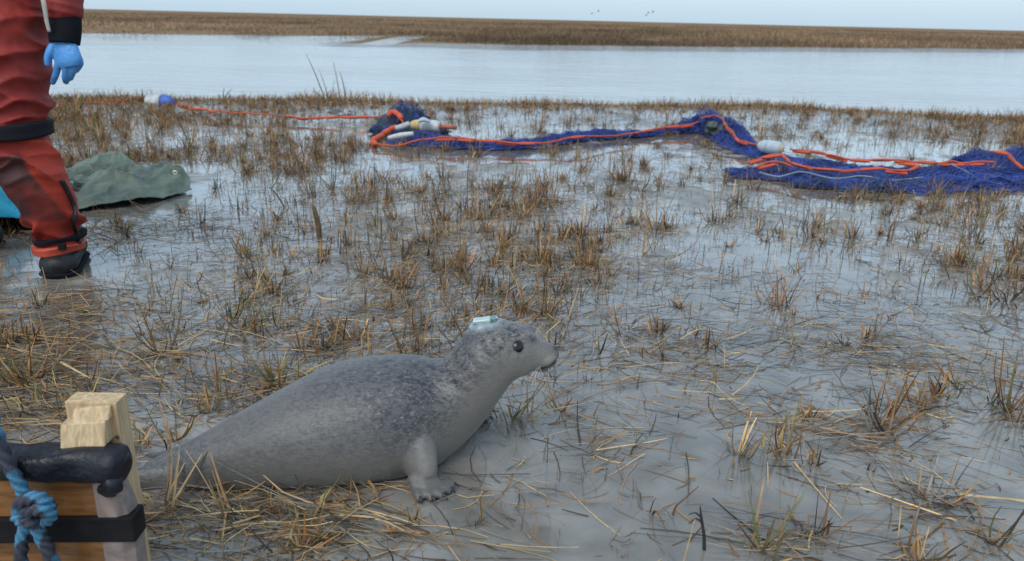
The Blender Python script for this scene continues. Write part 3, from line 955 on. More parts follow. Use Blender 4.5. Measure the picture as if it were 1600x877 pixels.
    # the tag glued on the crown
    a, b_, c = P(730, 509, HY), P(762, 497, HY), P(790, 503, HY)
    dirx = (P(780, 496, HY) - P(736, 501, HY)).normalized()
    upv = Vector((-dirx.z, 0, dirx.x)); yv = Vector((0, 1, 0))
    R3 = Matrix((dirx, yv, upv)).transposed()
    cen = P(756, 501, HY)
    m_glue = mat('tag_glue', (0.24, 0.30, 0.31), 0.3, 0.25, 60, 0.3, 140, spec=0.6)
    m_tag = mat('tag_resin', (0.36, 0.46, 0.47), 0.15, 0.2, 60, 0.1, 100, spec=0.8, coat=0.6)
    m_tagd = mat('tag_inner', (0.10, 0.22, 0.20), 0.2, 0.3, 60, 0, spec=0.7)
    g = pyd('glue_pad', [ellipsoid(cen - upv * 0.013 - dirx * 0.001, (0.034, 0.024, 0.0125), 24, R3)])
    gv, gn = mesh_get(g); mesh_set(g, gv + gn * (0.003 * fbm(gv[:, 0] * 90, gv[:, 1] * 90, gv[:, 2] * 90, 4))[:, None])
    gp = part('glue_pad', g, m_glue, t)
    def rbox(c, hx, hy, hz, bev):
        me_ = bevel_box('tag', (-hx, -hy, -hz), (hx, hy, hz), bev, 3)
        vv, _ = mesh_get(me_); mesh_set(me_, np.array([tuple(Vector(c) + R3 @ Vector(q)) for q in vv])); return me_
    tg = part('tag', rbox(cen + upv * 0.001 - dirx * 0.004, 0.019, 0.011, 0.0042, 0.0035), m_tag, t, 'pale blue green resin tag')
    part('sensor', rbox(cen + upv * 0.001 + dirx * 0.0205, 0.0055, 0.009, 0.0045, 0.002), m_tagd, tg)
    part('knob', pyd('knob', [ellipsoid(cen + upv * 0.0025 + dirx * 0.027, (0.0035, 0.0035, 0.0035), 10)]), m_tag, tg)
    return t


build_seal()


# ------------------------------------------------------------------ the person in the red suit
def build_person():
    fx, fy = -1.585, 2.68
    t = thing('person', (-1.80, 2.74, 0), 'person in a muddy red dry suit and blue gloves standing beside the green tarp', 'person')
    ex, ey, ez = Vector((1, 0, 0)), Vector((0, 1, 0)), Vector((0, 0, 1))
    def ST(rows, seg=28):
        return ring_loft([((x, y, z), ex, ey, a, b) for x, y, z, a, b in rows], seg)
    def dens(rows, n=40):
        return spline(rows, n)
    legL = dens([(-1.632, 2.725, 0.085, 0.068, 0.076), (-1.625, 2.72, 0.13, 0.072, 0.082), (-1.622, 2.700, 0.195, 0.086, 0.094), (-1.632, 2.675, 0.275, 0.092, 0.108), (-1.652, 2.655, 0.36, 0.104, 0.120),
                 (-1.682, 2.65, 0.435, 0.116, 0.126), (-1.722, 2.66, 0.515, 0.126, 0.132), (-1.716, 2.69, 0.62, 0.136, 0.145), (-1.716, 2.715, 0.74, 0.146, 0.156), (-1.722, 2.73, 0.86, 0.150, 0.160), (-1.75, 2.74, 0.94, 0.14, 0.15)])
    legR = dens([(-2.09, 2.90, 0.085, 0.072, 0.080), (-2.09, 2.90, 0.13, 0.078, 0.085), (-2.085, 2.895, 0.22, 0.098, 0.10), (-2.06, 2.86, 0.34, 0.118, 0.12), (-2.03, 2.82, 0.46, 0.124, 0.128), (-1.99, 2.79, 0.60, 0.138, 0.145), (-1.95, 2.765, 0.75, 0.150, 0.158), (-1.91, 2.75, 0.88, 0.15, 0.16), (-1.86, 2.74, 0.95, 0.13, 0.15)])
    torso = dens([(-1.815, 2.74, 0.80, 0.19, 0.14), (-1.815, 2.74, 0.90, 0.235, 0.165), (-1.815, 2.745, 1.00, 0.225, 0.16), (-1.815, 2.75, 1.12, 0.225, 0.155), (-1.815, 2.75, 1.25, 0.24, 0.155), (-1.815, 2.755, 1.36, 0.235, 0.14), (-1.815, 2.76, 1.44, 0.17, 0.11), (-1.815, 2.755, 1.49, 0.085, 0.085), (-1.815, 2.745, 1.55, 0.062, 0.066)])
    head = dens([(-1.815, 2.74, 1.53, 0.045, 0.05), (-1.815, 2.715, 1.56, 0.062, 0.078), (-1.815, 2.715, 1.60, 0.070, 0.092), (-1.815, 2.72, 1.66, 0.077, 0.098), (-1.815, 2.725, 1.71, 0.076, 0.097), (-1.815, 2.73, 1.755, 0.058, 0.075), (-1.815, 2.735, 1.778, 0.02, 0.03)])
    parts = [ST(legL), ST(legR), ST(torso), ST(head)]
    armL = [(-1.655, 2.765, 1.40), (-1.575, 2.79, 1.26), (-1.515, 2.80, 1.12), (-1.492, 2.76, 1.00), (-1.484, 2.71, 0.925), (-1.480, 2.695, 0.885), (-1.478, 2.69, 0.862)]
    armR = [(-1.975, 2.765, 1.40), (-2.06, 2.79, 1.26), (-2.12, 2.80, 1.12), (-2.15, 2.76, 1.00), (-2.165, 2.71, 0.915), (-2.166, 2.695, 0.87), (-2.166, 2.69, 0.845)]
    for A in (armL, armR):
        parts.append(tube_part(A, [0.092, 0.080, 0.070, 0.063, 0.061, 0.060, 0.046], 20, dense=40))
    # nose and ears
    parts.append(tube_part([(-1.815, 2.63, 1.675), (-1.815, 2.613, 1.65), (-1.815, 2.603, 1.632), (-1.815, 2.625, 1.622)], [0.008, 0.012, 0.017, 0.010], 10, dense=8))
    for s in (-1, 1):
        parts.append(ellipsoid((-1.815 + s * 0.079, 2.735, 1.65), (0.010, 0.020, 0.033)))
    me = remesh(parts, 0.0065, 4, 'body')
    v, n = mesh_get(me)
    x, y, z = v[:, 0], v[:, 1], v[:, 2]
    suit = sstep(1.52, 1.49, z)
    # cloth folds: diagonal drapes and bunching at knee, ankle, crotch and elbow
    def folds(ax, scale, seed, sharp=1.0):
        p = v @ np.array(ax)
        w = fbm(x * 3.1, y * 3.1, z * 3.1, seed, 3)
        s_ = np.sin(p * scale + 6.5 * w)
        g = sstep(-0.25, 0.5, fbm(x * 7 + 3, y * 7, z * 7, seed + 5, 2))
        return (1.6 * (1 - np.abs(s_)) ** 1.7 - 0.5) * (0.25 + 0.95 * g)
    big = fbm(x * 5, y * 5, z * 5, 41, 3)
    bunch = np.exp(-((z - 0.16) / 0.06) ** 2) + 0.8 * np.exp(-((z - 0.44) / 0.07) ** 2) + 0.7 * np.exp(-((z - 0.82) / 0.10) ** 2) + 0.7 * np.exp(-((z - 0.58) / 0.05) ** 2)
    left_leg = sstep(-1.83, -1.78, x)
    d = 0.008 * big + 0.0150 * folds((0.45, 0.2, 0.9), 34, 51) * (0.45 + bunch) + 0.0140 * folds((-0.5, 0.25, 0.85), 44, 61) * (0.4 + bunch) + 0.003 * fbm(x * 24, y * 24, z * 24, 71, 3)
    arm = (x > -1.56) & (z > 0.83) | (x < -2.07) & (z > 0.83)
    d = np.where(arm, 0.005 * folds((0.2, 0.3, 0.95), 120, 81) + 0.006 * big, d)
    # a thigh pocket and the squeeze of the straps
    mesh_set(me, v + n * (d * suit)[:, None])
    red = np.array([0.27, 0.028, 0.022]); bright = np.array([0.43, 0.048, 0.024]); dull = np.array([0.19, 0.027, 0.024]); dirt = np.array([0.050, 0.030, 0.030]); skin = np.array([0.48, 0.29, 0.22])
    q = sstep(-0.5, 0.6, fbm(x * 6, y * 6, z * 6, 91, 4))
    C = bright[None] * (1 - q)[:, None] + red[None] * q[:, None]
    up = sstep(0.52, 0.62, z)
    C = C + (dull - C) * (0.55 * up * (0.6 + 0.6 * q))[:, None]
    front = sstep(0.35, -0.05, n[:, 1])
    # dirty reinforcement panel over knee and shin
    cx = np.interp(z, [0.15, 0.30, 0.45], [-1.625, -1.655, -1.705])
    kp = sstep(0.096, 0.086, np.abs(x - cx)) * sstep(0.205, 0.215, z + 0.10 * (x - cx)) * sstep(0.455, 0.443, z) * front * (x > -1.83)
    kpd = (0.58 + 0.42 * sstep(-0.35, 0.45, fbm(x * 12, y * 12, z * 12, 95, 4) + 0.9 * (np.exp(-((z - 0.39) / 0.05) ** 2) + 0.5 * np.exp(-((z - 0.27) / 0.04) ** 2)) - 0.35))
    C = C + (dirt - C) * (kp * kpd * 0.92)[:, None]
    splash = sstep(0.15, 0.75, fbm(x * 9, y * 9, z * 7, 97, 4)) * sstep(0.95, 0.2, z)
    C = C + (dirt * 1.5 - C) * (0.5 * splash)[:, None]
    C = C * suit[:, None] + skin * (1 - suit)[:, None]
    set_color(me, C)
    m_suit = mat('suit_fabric', attr=True, rough=0.62, var=0.14, nscale=22, bump=0.35, bscale=38, spec=0.3, bdist=0.006)
    part('body', me, m_suit, t)
    m_blk = mat('black_webbing', (0.010, 0.010, 0.013), 0.8, 0.3, 40, 0.3, 400, spec=0.2)
    m_neo = mat('black_neoprene', (0.009, 0.010, 0.014), 0.85, 0.3, 30, 0.2, 300, spec=0.15)
    m_glove = mat('blue_nitrile', (0.085, 0.30, 0.66), 0.38, 0.12, 50, 0.15, 220, spec=0.5)
    m_boot = mat('boot_rubber', (0.014, 0.015, 0.017), 0.5, 0.6, 18, 0.35, 120, spec=0.3)
    m_zip = mat('zip_black', (0.018, 0.017, 0.018), 0.5, 0.3, 90, 0.3, 500)
    m_red = mat('suit_flap', (0.42, 0.058, 0.030), 0.5, 0.25, 20, 0.2, 200)
    def band(rows, grow, z0, z1, name, mm, tilt=0.0, thick=0.004):
        zz = np.linspace(z0, z1, 9)
        out = []
        R = np.array(rows)
        for i, zz_ in enumerate(zz):
            r = [np.interp(zz_, R[:, 2], R[:, k]) for k in range(5)]
            e = grow + thick * (1 if 0 < i < 8 else 0)
            out.append((r[0], r[1], zz_, r[3] + e, r[4] + e))
        th = np.linspace(0, 2 * math.pi, 48, endpoint=False)
        rings = []
        for r in out:
            rg = np.array([(r[0] + r[3] * math.cos(a), r[1] + r[4] * math.sin(a), r[2] + tilt * r[3] * math.cos(a) + 0.003 * math.sin(3 * a + r[2] * 40)) for a in th])
            rings.append(rg)
        vv, qq, tt = loft_arrays(rings)
        return part(name, pyd(name, [(vv, qq, tt)]), mm, t)
    band(legL, 0.017, 0.487, 0.535, 'thigh_strap', m_blk, 0.03)
    band(legR, 0.017, 0.49, 0.55, 'thigh_strap', m_blk, 0.0)
    band(legL, 0.010, 0.112, 0.130, 'ankle_strap', m_blk, 0.10)
    band(legR, 0.010, 0.108, 0.134, 'ankle_strap', m_blk, 0.0)
    # buckle tail of the ankle strap
    part('buckle', bevel_box('buckle', (-1.585, 2.626, 0.098), (-1.562, 2.644, 0.120), 0.003), m_blk, t)
    # zip running down the shin, curved
    zp = [P(96, 281, 2.545), P(104, 295, 2.538), P(112, 312, 2.538), P(118, 332, 2.545), P(115, 350, 2.555), P(121, 366, 2.56), P(125, 380, 2.568)]
    zz = spline([tuple(p) for p in zp], 30)
    # lay it on the suit surface
    lay = []
    vv, nn = mesh_get(me)
    for p in zz:
        dd = ray(0, 0); o = np.array((0, 0, CAM_H)); dvec = p - o; dvec /= np.linalg.norm(dvec)
        w_ = vv - o; tt = w_ @ dvec; dist = np.linalg.norm(w_ - tt[:, None] * dvec, axis=1)
        cnd = np.where(dist < 0.012)[0]
        lay.append(o + dvec * (tt[cnd].min() - 0.002) if len(cnd) else p)
    lay = np.array(lay); lay[1:-1] = (lay[:-2] + lay[1:-1] + lay[2:]) / 3
    part('zip', pyd('zip', [tube_part(lay, np.full(30, 0.009), 10, 0.5, (0, 1, 0))]), m_zip, t)
    # pocket flap on the thigh
    def on_leg(a0, a1, z0, z1, R, grow, na=10, nz=8):
        R = np.array(R); V = []
        for k, g in ((0, grow), (1, grow - 0.02)):
            for i in range(nz + 1):
                for j in range(na + 1):
                    zq = z0 + (z1 - z0) * i / nz; a = a0 + (a1 - a0) * j / na
                    r = [np.interp(zq, R[:, 2], R[:, kk]) for kk in range(5)]
                    V.append((r[0] + (r[3] + g) * math.cos(a), r[1] + (r[4] + g) * math.sin(a), zq))
        Q, m_ = [], (na + 1) * (nz + 1)
        ix = lambda k, i, j: k * m_ + i * (na + 1) + j
        for i in range(nz):
            for j in range(na):
                Q.append((ix(0, i, j), ix(0, i, j + 1), ix(0, i + 1, j + 1), ix(0, i + 1, j)))
                Q.append((ix(1, i, j), ix(1, i + 1, j), ix(1, i + 1, j + 1), ix(1, i, j + 1)))
        for i in range(nz):
            for j in (0, na):
                Q.append((ix(0, i, j), ix(0, i + 1, j), ix(1, i + 1, j), ix(1, i, j)))
        for j in range(na):
            for i in (0, nz):
                Q.append((ix(0, i, j), ix(1, i, j), ix(1, i, j + 1), ix(0, i, j + 1)))
        return np.array(V), np.array(Q), None
    m_pock = mat('suit_pocket', (0.25, 0.045, 0.034), 0.5, 0.25, 14, 0.2, 200)
    pk = pyd('thigh_pocket', [on_leg(math.radians(205), math.radians(272), 0.63, 0.84, legL, 0.012)])
    a_, b_ = mesh_get(pk); mesh_set(pk, a_ + b_ * (0.006 * fbm(a_[:, 0] * 14, a_[:, 1] * 14, a_[:, 2] * 14, 6))[:, None])
    pko = part('thigh_pocket', pk, m_pock, t)
    part('flap', pyd('flap', [on_leg(math.radians(203), math.radians(273), 0.825, 0.885, legL, 0.020)]), m_red, pko)
    # red gaiter flap over the boot, the boots
    band([(r[0], r[1] - 0.012, r[2], r[3] + 0.004, r[4] + 0.004) for r in legL], 0.006, 0.072, 0.104, 'gaiter', m_red, 0.05, 0.006)
    band(legR, 0.010, 0.072, 0.104, 'gaiter', m_red, 0.0, 0.006)
    def boot(cx, cy, yaw):
        R = Matrix.Rotation(yaw, 3, 'Z')
        def up(rows):
            st = []
            for yy, zc, a, b in rows:
                c = R @ Vector((0, yy, 0))
                st.append(((cx + c.x, cy + c.y, zc), R @ Vector((1, 0, 0)), Vector((0, 0, 1)), a, b))
            return ring_loft(st, 24)
        rows = spline([(0.135, 0.045, 0.020, 0.02), (0.125, 0.05, 0.040, 0.042), (0.09, 0.055, 0.052, 0.052), (0.03, 0.062, 0.056, 0.058), (-0.03, 0.058, 0.060, 0.055), (-0.09, 0.048, 0.064, 0.046), (-0.135, 0.042, 0.060, 0.040), (-0.162, 0.036, 0.042, 0.030), (-0.172, 0.032, 0.018, 0.014)], 30)
        pts = [up(rows), ring_loft([((cx, cy + 0.01, z_), ex, ey, 0.060, 0.066) for z_ in (0.04, 0.08, 0.12, 0.14)], 20)]
        b = remesh(pts, 0.006, 4, 'boot')
        vv, _ = mesh_get(b); vv[:, 2] = np.maximum(vv[:, 2], 0.006); mesh_set(b, vv)
        bo = part('boot', b, m_boot, t)
        rows2 = [(yy, 0.012, a + 0.004, 0.010) for yy, zc, a, b_ in rows]
        part('sole', pyd('sole', [up(rows2)]), m_neo, bo)
    boot(-1.638, 2.765, math.radians(16))
    boot(-2.09, 2.90, math.radians(-12))
    # cuffs
    def cuff(A):
        p = np.array(A)
        a = p[-1] + np.array((0, 0.004, 0.012)); b = a + np.array((-0.002, -0.018, -0.084))
        m1, m2 = a * 0.65 + b * 0.35, a * 0.3 + b * 0.7
        part('cuff', pyd('cuff', [tube_part([a, m1, m2, b], [0.052, 0.052, 0.050, 0.046], 28, 0.85, (0, 1, 0), dense=12)]), m_neo, t)
        return b
    wl_ = cuff(armL); wr_ = cuff(armR)
    # gloved hand: palm, thumb, four curled fingers
    def hand(w, mirror):
        s = -1 if mirror else 1
        def V3(dx, dy, dz): return Vector((w[0] + s * dx, w[1] + dy, w[2] + dz + 0.008))
        pt = [tube_part([V3(0.0, 0.004, 0.022), V3(0.0, 0.0, 0.0), V3(0.004, -0.006, -0.030), V3(0.010, -0.010, -0.062), V3(0.013, -0.010, -0.080)], [0.037, 0.037, 0.046, 0.049, 0.040], 18, 0.52, (0.15, 1, 0), dense=14)]
        knuck = [(-0.022, -0.012, -0.064), (0.002, -0.016, -0.078), (0.024, -0.012, -0.076), (0.043, -0.004, -0.064)]
        lens = (0.078, 0.082, 0.076, 0.060)
        curl = (0.25, 0.75, 0.95, 1.05)
        for i, (k, L_, cu) in enumerate(zip(knuck, lens, curl)):
            p = Vector(k); ps = [Vector((k[0] * 0.6, k[1] + 0.004, k[2] + 0.03)), p]
            ang = 0.15 + 0.25 * cu
            for j, fr in enumerate((0.46, 0.30, 0.24)):
                p = p + Vector((-0.22 * L_ * fr - (0.010 if i == 0 else 0.006 * i), math.sin(ang) * L_ * fr, -math.cos(ang) * L_ * fr))
                ps.append(p.copy()); ang += 0.75 * cu
            pt.append(tube_part([V3(*q) for q in ps], [0.012, 0.0125, 0.0115, 0.0100, 0.0080], 12, dense=16))
        th = [(-0.020, 0.0, -0.004), (-0.038, -0.010, -0.026), (-0.052, -0.016, -0.050), (-0.060, -0.016, -0.078)]
        pt.append(tube_part([V3(*q) for q in th], [0.018, 0.0165, 0.0125, 0.0090], 12, dense=14))
        g = remesh(pt, 0.0030, 3, 'glove')
        vv, nn = mesh_get(g)
        wr = np.sin((vv[:, 2] + 0.3 * vv[:, 0]) * 900 + 3 * fbm(vv[:, 0] * 50, vv[:, 1] * 50, vv[:, 2] * 50, 9)) * sstep(w[2] - 0.075, w[2] - 0.02, vv[:, 2])
        mesh_set(g, vv + nn * (0.0007 * wr + 0.0012 * fbm(vv[:, 0] * 70, vv[:, 1] * 70, vv[:, 2] * 70, 15))[:, None])
        part('glove', g, m_glove, t)
    hand(wl_, False); hand(wr_, True)
    # head things, above the frame
    m_hat = mat('knit_hat', (0.03, 0.035, 0.05), 0.85, 0.25, 40, 0.6, 260)
    hat = ring_loft([((-1.815, 2.735, z_), ex, ey, a, a * 1.24) for z_, a in ((1.690, 0.084), (1.70, 0.088), (1.735, 0.086), (1.77, 0.070), (1.80, 0.040), (1.808, 0.010))], 28)
    part('hat', pyd('hat', [hat]), m_hat, t)
    m_e = mat('eye_dark', (0.03, 0.025, 0.02), 0.1, 0.1, 20, 0)
    for s in (-1, 1):
        part('eye', pyd('eye', [ellipsoid((-1.815 + s * 0.031, 2.636, 1.664), (0.012, 0.009, 0.008))]), m_e, t)
    part('mouth', pyd('mouth', [tube_part([(-1.84, 2.632, 1.602), (-1.815, 2.622, 1.600), (-1.79, 2.632, 1.602)], [0.002, 0.004, 0.002], 8, dense=8)]), mat('lips', (0.36, 0.16, 0.13), 0.5, 0.1, 30, 0), t)
    # grey webbing hanging between arm and hip
    m_web = mat('grey_strap', (0.42, 0.40, 0.36), 0.7, 0.2, 60, 0.2, 300)
    part('side_strap', pyd('side_strap', [tube_part([P(66, -6, 2.62), P(70, 14, 2.62), P(73, 34, 2.625), P(77, 50, 2.63)], [0.008, 0.008, 0.007, 0.006], 8, 0.4, (0, 1, 0), dense=12)]), m_web, t)
    return t


build_person()


# ------------------------------------------------------------------ tarp and bag behind the person
def cloth(name, outline, hfun, n=70, thick=0.003, noise=0.012, nsc=9, seed=0, zmin=0.012):
    """a heaped sheet: quad patch over four curved sides given as ground points"""
    A, B, Cc, D = [np.array([tuple(p)[:2] for p in e], float) for e in outline]   # bottom, right, top, left
    def ev(e, m): return spline(e, m)
    b, r, tp, l = ev(A, n + 1), ev(B, n + 1), ev(Cc, n + 1), ev(D, n + 1)
    u = np.linspace(0, 1, n + 1)
    U, V = np.meshgrid(u, u)
    S = (1 - V)[..., None] * b[None] + V[..., None] * tp[None] + (1 - U)[..., None] * l[:, None] + U[..., None] * r[:, None] \
        - ((1 - U) * (1 - V))[..., None] * b[0] - (U * (1 - V))[..., None] * b[-1] - ((1 - U) * V)[..., None] * tp[0] - (U * V)[..., None] * tp[-1]
    x, y = S[..., 0], S[..., 1]
    z = hfun(U, V) + noise * np.abs(fbm(x * nsc, y * nsc, seed=seed)) + 0.4 * noise * np.abs(fbm(x * nsc * 2.6, y * nsc * 2.6, seed=seed + 7))
    z = np.maximum(z, zmin)
    x = x + 0.02 * fbm(U * 6, V * 6, seed=seed + 1); y = y + 0.02 * fbm(U * 6, V * 6, seed=seed + 2)
    top = np.stack([x, y, z], -1).reshape(-1, 3)
    bot = top - np.array([0, 0, thick])
    idx = np.arange((n + 1) ** 2).reshape(n + 1, n + 1)
    q = np.stack([idx[:-1, :-1], idx[:-1, 1:], idx[1:, 1:], idx[1:, :-1]], -1).reshape(-1, 4)
    o = len(top)
    q2 = q[:, ::-1] + o
    rim = []
    for e in (idx[0], idx[:, -1], idx[-1][::-1], idx[::-1, 0]):
        for a, b_ in zip(e[:-1], e[1:]):
            rim.append((b_, a, a + o, b_ + o))
    return pyd(name, [(np.vstack([top, bot]), np.vstack([q, q2, np.array(rim)]), None)]), S


def build_tarp():
    t = thing('tarp', tuple(G(200, 300)), 'crumpled dark green tarpaulin with a white eyelet lying on the straw', 'tarp')
    outl = [[G(84, 345), G(125, 333), G(180, 326), G(240, 318), G(300, 302)],
            [G(300, 302), G(297, 292), G(285, 288), G(268, 284), G(250, 284)],
            [G(70, 290), G(115, 280), G(165, 272), G(205, 270), G(250, 284)],
            [G(84, 345), G(80, 335), G(78, 320), G(74, 305), G(70, 290)]]
    def h(U, V):
        vr = 0.46 + 0.07 * np.sin(U * 7 + 0.6)
        tent = np.clip(1 - np.abs(V - vr) / np.where(V < vr, 0.46, 0.20), 0, 1) ** 0.85
        back = np.clip(1 - np.abs(V - 0.90) / 0.22, 0, 1) * np.clip(1 - np.abs(U - 0.50) / 0.42, 0, 1) ** 0.7
        prof = 0.25 + 0.75 * sstep(0.12, 0.42, U) * sstep(1.06, 0.90, U)
        cr = np.abs(np.sin(9 * U + 5 * V + 2.5 * fbm(U * 4, V * 4, seed=77))) ** 0.6
        return 0.014 + 0.078 * tent * prof + 0.100 * back + 0.034 * (1 - cr) * sstep(0.0, 0.2, V) + 0.022 * (1 - np.abs(np.sin(14 * V - 6 * U + 3 * fbm(U * 3, V * 3, seed=78))) ** 0.5) * sstep(0.0, 0.15, V)
    me, S = cloth('sheet', outl, h, 110, 0.003, 0.026, 6, 501)
    m = mat('tarp_green', (0.105, 0.135, 0.102), 0.5, 0.5, 5, 0.5, 60, spec=0.45, bdist=0.01)
    part('sheet', me, m, t)
    # hem cord and eyelet
    ec = P(275, 272, 4.20)
    v, n = mesh_get(me)
    o = np.array((0, 0, CAM_H)); d = np.array(ray(275, 274).normalized())
    w_ = v - o; tt = w_ @ d; dist = np.linalg.norm(w_ - tt[:, None] * d, axis=1)
    i = np.argmin(dist + 0.05 * tt)
    c = Vector(v[i]) + Vector((0, -0.012, 0.016))
    ring = [c + Vector((0.009 * math.cos(a), -0.003 * math.sin(a), 0.009 * math.sin(a))) for a in np.linspace(0, 2 * math.pi, 22)]
    part('eyelet', pyd('eyelet', [tube_part(ring, np.full(22, 0.0042), 8)]), mat('eyelet_white', (0.75, 0.75, 0.74), 0.4, 0.1, 40, 0), t)
    part('corner_tab', bevel_box('corner_tab', (c.x - 0.03, c.y + 0.004, c.z - 0.03), (c.x + 0.034, c.y + 0.012, c.z + 0.024), 0.003, 2), m, t)

    # turquoise bag left of the leg
    b = thing('bag', tuple(G(0, 350)), 'turquoise bag with black base behind the red suited leg', 'bag')
    outl = [[G(-170, 385), G(-100, 380), G(-40, 374), G(30, 366), G(100, 356)],
            [G(100, 356), G(96, 345), G(88, 336), G(76, 326), G(64, 318)],
            [G(-190, 330), G(-120, 322), G(-60, 318), G(0, 316), G(64, 318)],
            [G(-170, 385), G(-176, 370), G(-182, 355), G(-186, 342), G(-190, 330)]]
    def hb(U, V):
        return 0.035 + 0.27 * np.sin(np.pi * np.clip(V * 0.92 + 0.04, 0, 1)) ** 0.8 * sstep(1.05, 0.55, U) * sstep(-0.05, 0.15, U)
    me, _ = cloth('cover', outl, hb, 60, 0.004, 0.03, 8, 611, 0.03)
    part('cover', me, mat('turquoise_fabric', (0.012, 0.24, 0.36), 0.38, 0.3, 9, 0.4, 70, spec=0.5, bdist=0.008), b)
    v2, _ = mesh_get(me)
    base = me.copy(); vb = v2.copy(); vb[:, 2] = np.minimum(vb[:, 2] - 0.02, 0.035); vb[:, 0] -= 0.01; vb[:, 1] -= 0.015; vb[:, 2] = np.maximum(vb[:, 2], 0.004)
    mesh_set(base, vb)
    part('base', base, mat('bag_black', (0.012, 0.012, 0.014), 0.5, 0.3, 20, 0.3, 90), b)
    st = spline([tuple(p) for p in (P(-30, 318, 3.55), P(0, 322, 3.50), P(25, 338, 3.44), P(45, 350, 3.40))], 24)
    part('piping', pyd('piping', [tube_part(st, np.full(24, 0.006), 8)]), mat('bag_piping', (0.01, 0.12, 0.30), 0.4, 0.2, 20, 0), b)


build_tarp()


# ------------------------------------------------------------------ wooden board in the foreground, rope
def build_board():
    t = thing('wooden_board', (-0.85, 1.02, 0), 'brown varnished board with black taped rail and pale wooden post in the left corner', 'board')
    YF = 1.0
    def wood(name, base, ring, rough=0.5, grain=(1, 1, 1), coat=0.0):
        m = mat(name, base, rough, 0.22, 14, 0.25, 90, grain, bdist=0.002, coat=coat)
        N, L = m.node_tree.nodes, m.node_tree.links
        b = N['Principled BSDF']
        src = b.inputs['Base Color'].links[0].from_socket
        wv = N.new('ShaderNodeTexNoise'); wv.inputs['Scale'].default_value = 5.0; wv.inputs['Detail'].default_value = 6; wv.inputs['Distortion'].default_value = 1.5
        mp = [n for n in N if n.type == 'MAPPING'][0]
        L.new(mp.outputs[0], wv.inputs['Vector'])
        mx = N.new('ShaderNodeMix'); mx.data_type = 'RGBA'
        mr = N.new('ShaderNodeMapRange'); mr.inputs[1].default_value, mr.inputs[2].default_value = 0.42, 0.68
        L.new(wv.outputs[0], mr.inputs[0]); L.new(mr.outputs[0], mx.inputs['Factor'])
        L.new(src, mx.inputs['A']); mx.inputs['B'].default_value = (*ring, 1)
        L.new(mx.outputs['Result'], b.inputs['Base Color'])
        return m
    m_ply = wood('varnished_plywood', (0.25, 0.105, 0.026), (0.10, 0.042, 0.013), 0.42, (1.2, 4, 9), 0.25)
    m_pine = wood('fresh_pine', (0.56, 0.42, 0.25), (0.40, 0.26, 0.13), 0.65, (16, 16, 1.6))
    m_end = wood('weathered_wood', (0.27, 0.205, 0.18), (0.15, 0.12, 0.11), 0.65, (3, 3, 3))
    m_tape = mat('black_tape', (0.009, 0.010, 0.015), 0.36, 0.3, 12, 0.9, 70, spec=0.4, bdist=0.004)
    m_tape2 = mat('black_tape_flat', (0.010, 0.009, 0.010), 0.6, 0.4, 30, 0.4, 90, bdist=0.003, spec=0.25)
    part('panel', bevel_box('panel', (-1.30, YF, 0.0), (-0.606, YF + 0.024, 0.250), 0.003), m_ply, t)
    # rounded end block, paler
    zz = np.linspace(0.0, 0.255, 14)
    xr = np.interp(zz, [0, 0.15, 0.20, 0.235, 0.255], [-0.560, -0.558, -0.563, -0.573, -0.588])
    V = []
    for z_, x_ in zip(zz, xr):
        V += [(-0.6065, YF - 0.006, z_), (x_ - 0.018, YF - 0.006, z_), (x_ - 0.004, YF + 0.002, z_), (x_, YF + 0.016, z_), (x_, YF + 0.026, z_), (-0.6065, YF + 0.026, z_)]
    part('end_block', pyd('end_block', [loft_arrays(np.array(V).reshape(14, 6, 3))], False), m_end, t)
    # rail with bare white tip left and tape wrapped over it to the right
    part('rail', bevel_box('rail', (-1.28, YF - 0.014, 0.252), (-0.60, YF + 0.026, 0.286), 0.010, 3), mat('rail_white', (0.62, 0.60, 0.58), 0.5, 0.2, 20, 0.2, 60), t)
    rows, seg = [], 30
    for x_ in np.linspace(-0.742, -0.562, 34):
        s = (x_ + 0.742) / 0.186
        ry = 0.0275 + 0.004 * math.sin(9 * s) * 0.4; rz = 0.0225 + 0.005 * s
        if s > 0.9: ry *= 1 - 0.35 * ((s - 0.9) / 0.1) ** 2; rz *= 1 - 0.30 * ((s - 0.9) / 0.1) ** 2
        rg = []
        for a in np.linspace(0, 2 * math.pi, seg, endpoint=False):
            ca, sa = math.cos(a), math.sin(a)
            k = (abs(ca) ** 3.0 + abs(sa) ** 3.0) ** (-1 / 3.0)
            w_ = 0.0011 * math.sin(4 * a + 9 * s) * (0.4 + s) + 0.0009 * math.sin(17 * s + 2 * a)
            rg.append((x_, YF + 0.006 + (ry + w_) * ca * k, 0.267 + 0.004 * s + (rz + w_) * sa * k - 0.006 * max(0, s - 0.75)))
        rows.append(rg)
    part('tape_wrap', pyd('tape_wrap', [loft_arrays(rows)]), m_tape, t)
    # hanging crumpled end of the wrap
    e = remesh([ellipsoid((-0.572, YF - 0.012, 0.246), (0.014, 0.016, 0.018)), ellipsoid((-0.584, YF - 0.004, 0.232), (0.016, 0.012, 0.011)), ellipsoid((-0.572, YF + 0.010, 0.266), (0.013, 0.022, 0.019))], 0.003, 2, 'tape_fold')
    v, n = mesh_get(e); mesh_set(e, v + n * (0.006 * fbm(v[:, 0] * 60, v[:, 1] * 55, v[:, 2] * 55, 8, 3))[:, None])
    part('tape_fold', e, m_tape, t)
    # band of tape right round the board
    bz0, bz1 = 0.133, 0.176
    me = bevel_box('tape_band', (-1.298, YF - 0.0085, bz0), (-0.5545, YF + 0.029, bz1), 0.003, 2, 0.0012, 3)
    v, n = mesh_get(me); v[:, 2] += 0.010 * np.clip((v[:, 0] + 0.80) / 0.25, -1, 1); mesh_set(me, v)
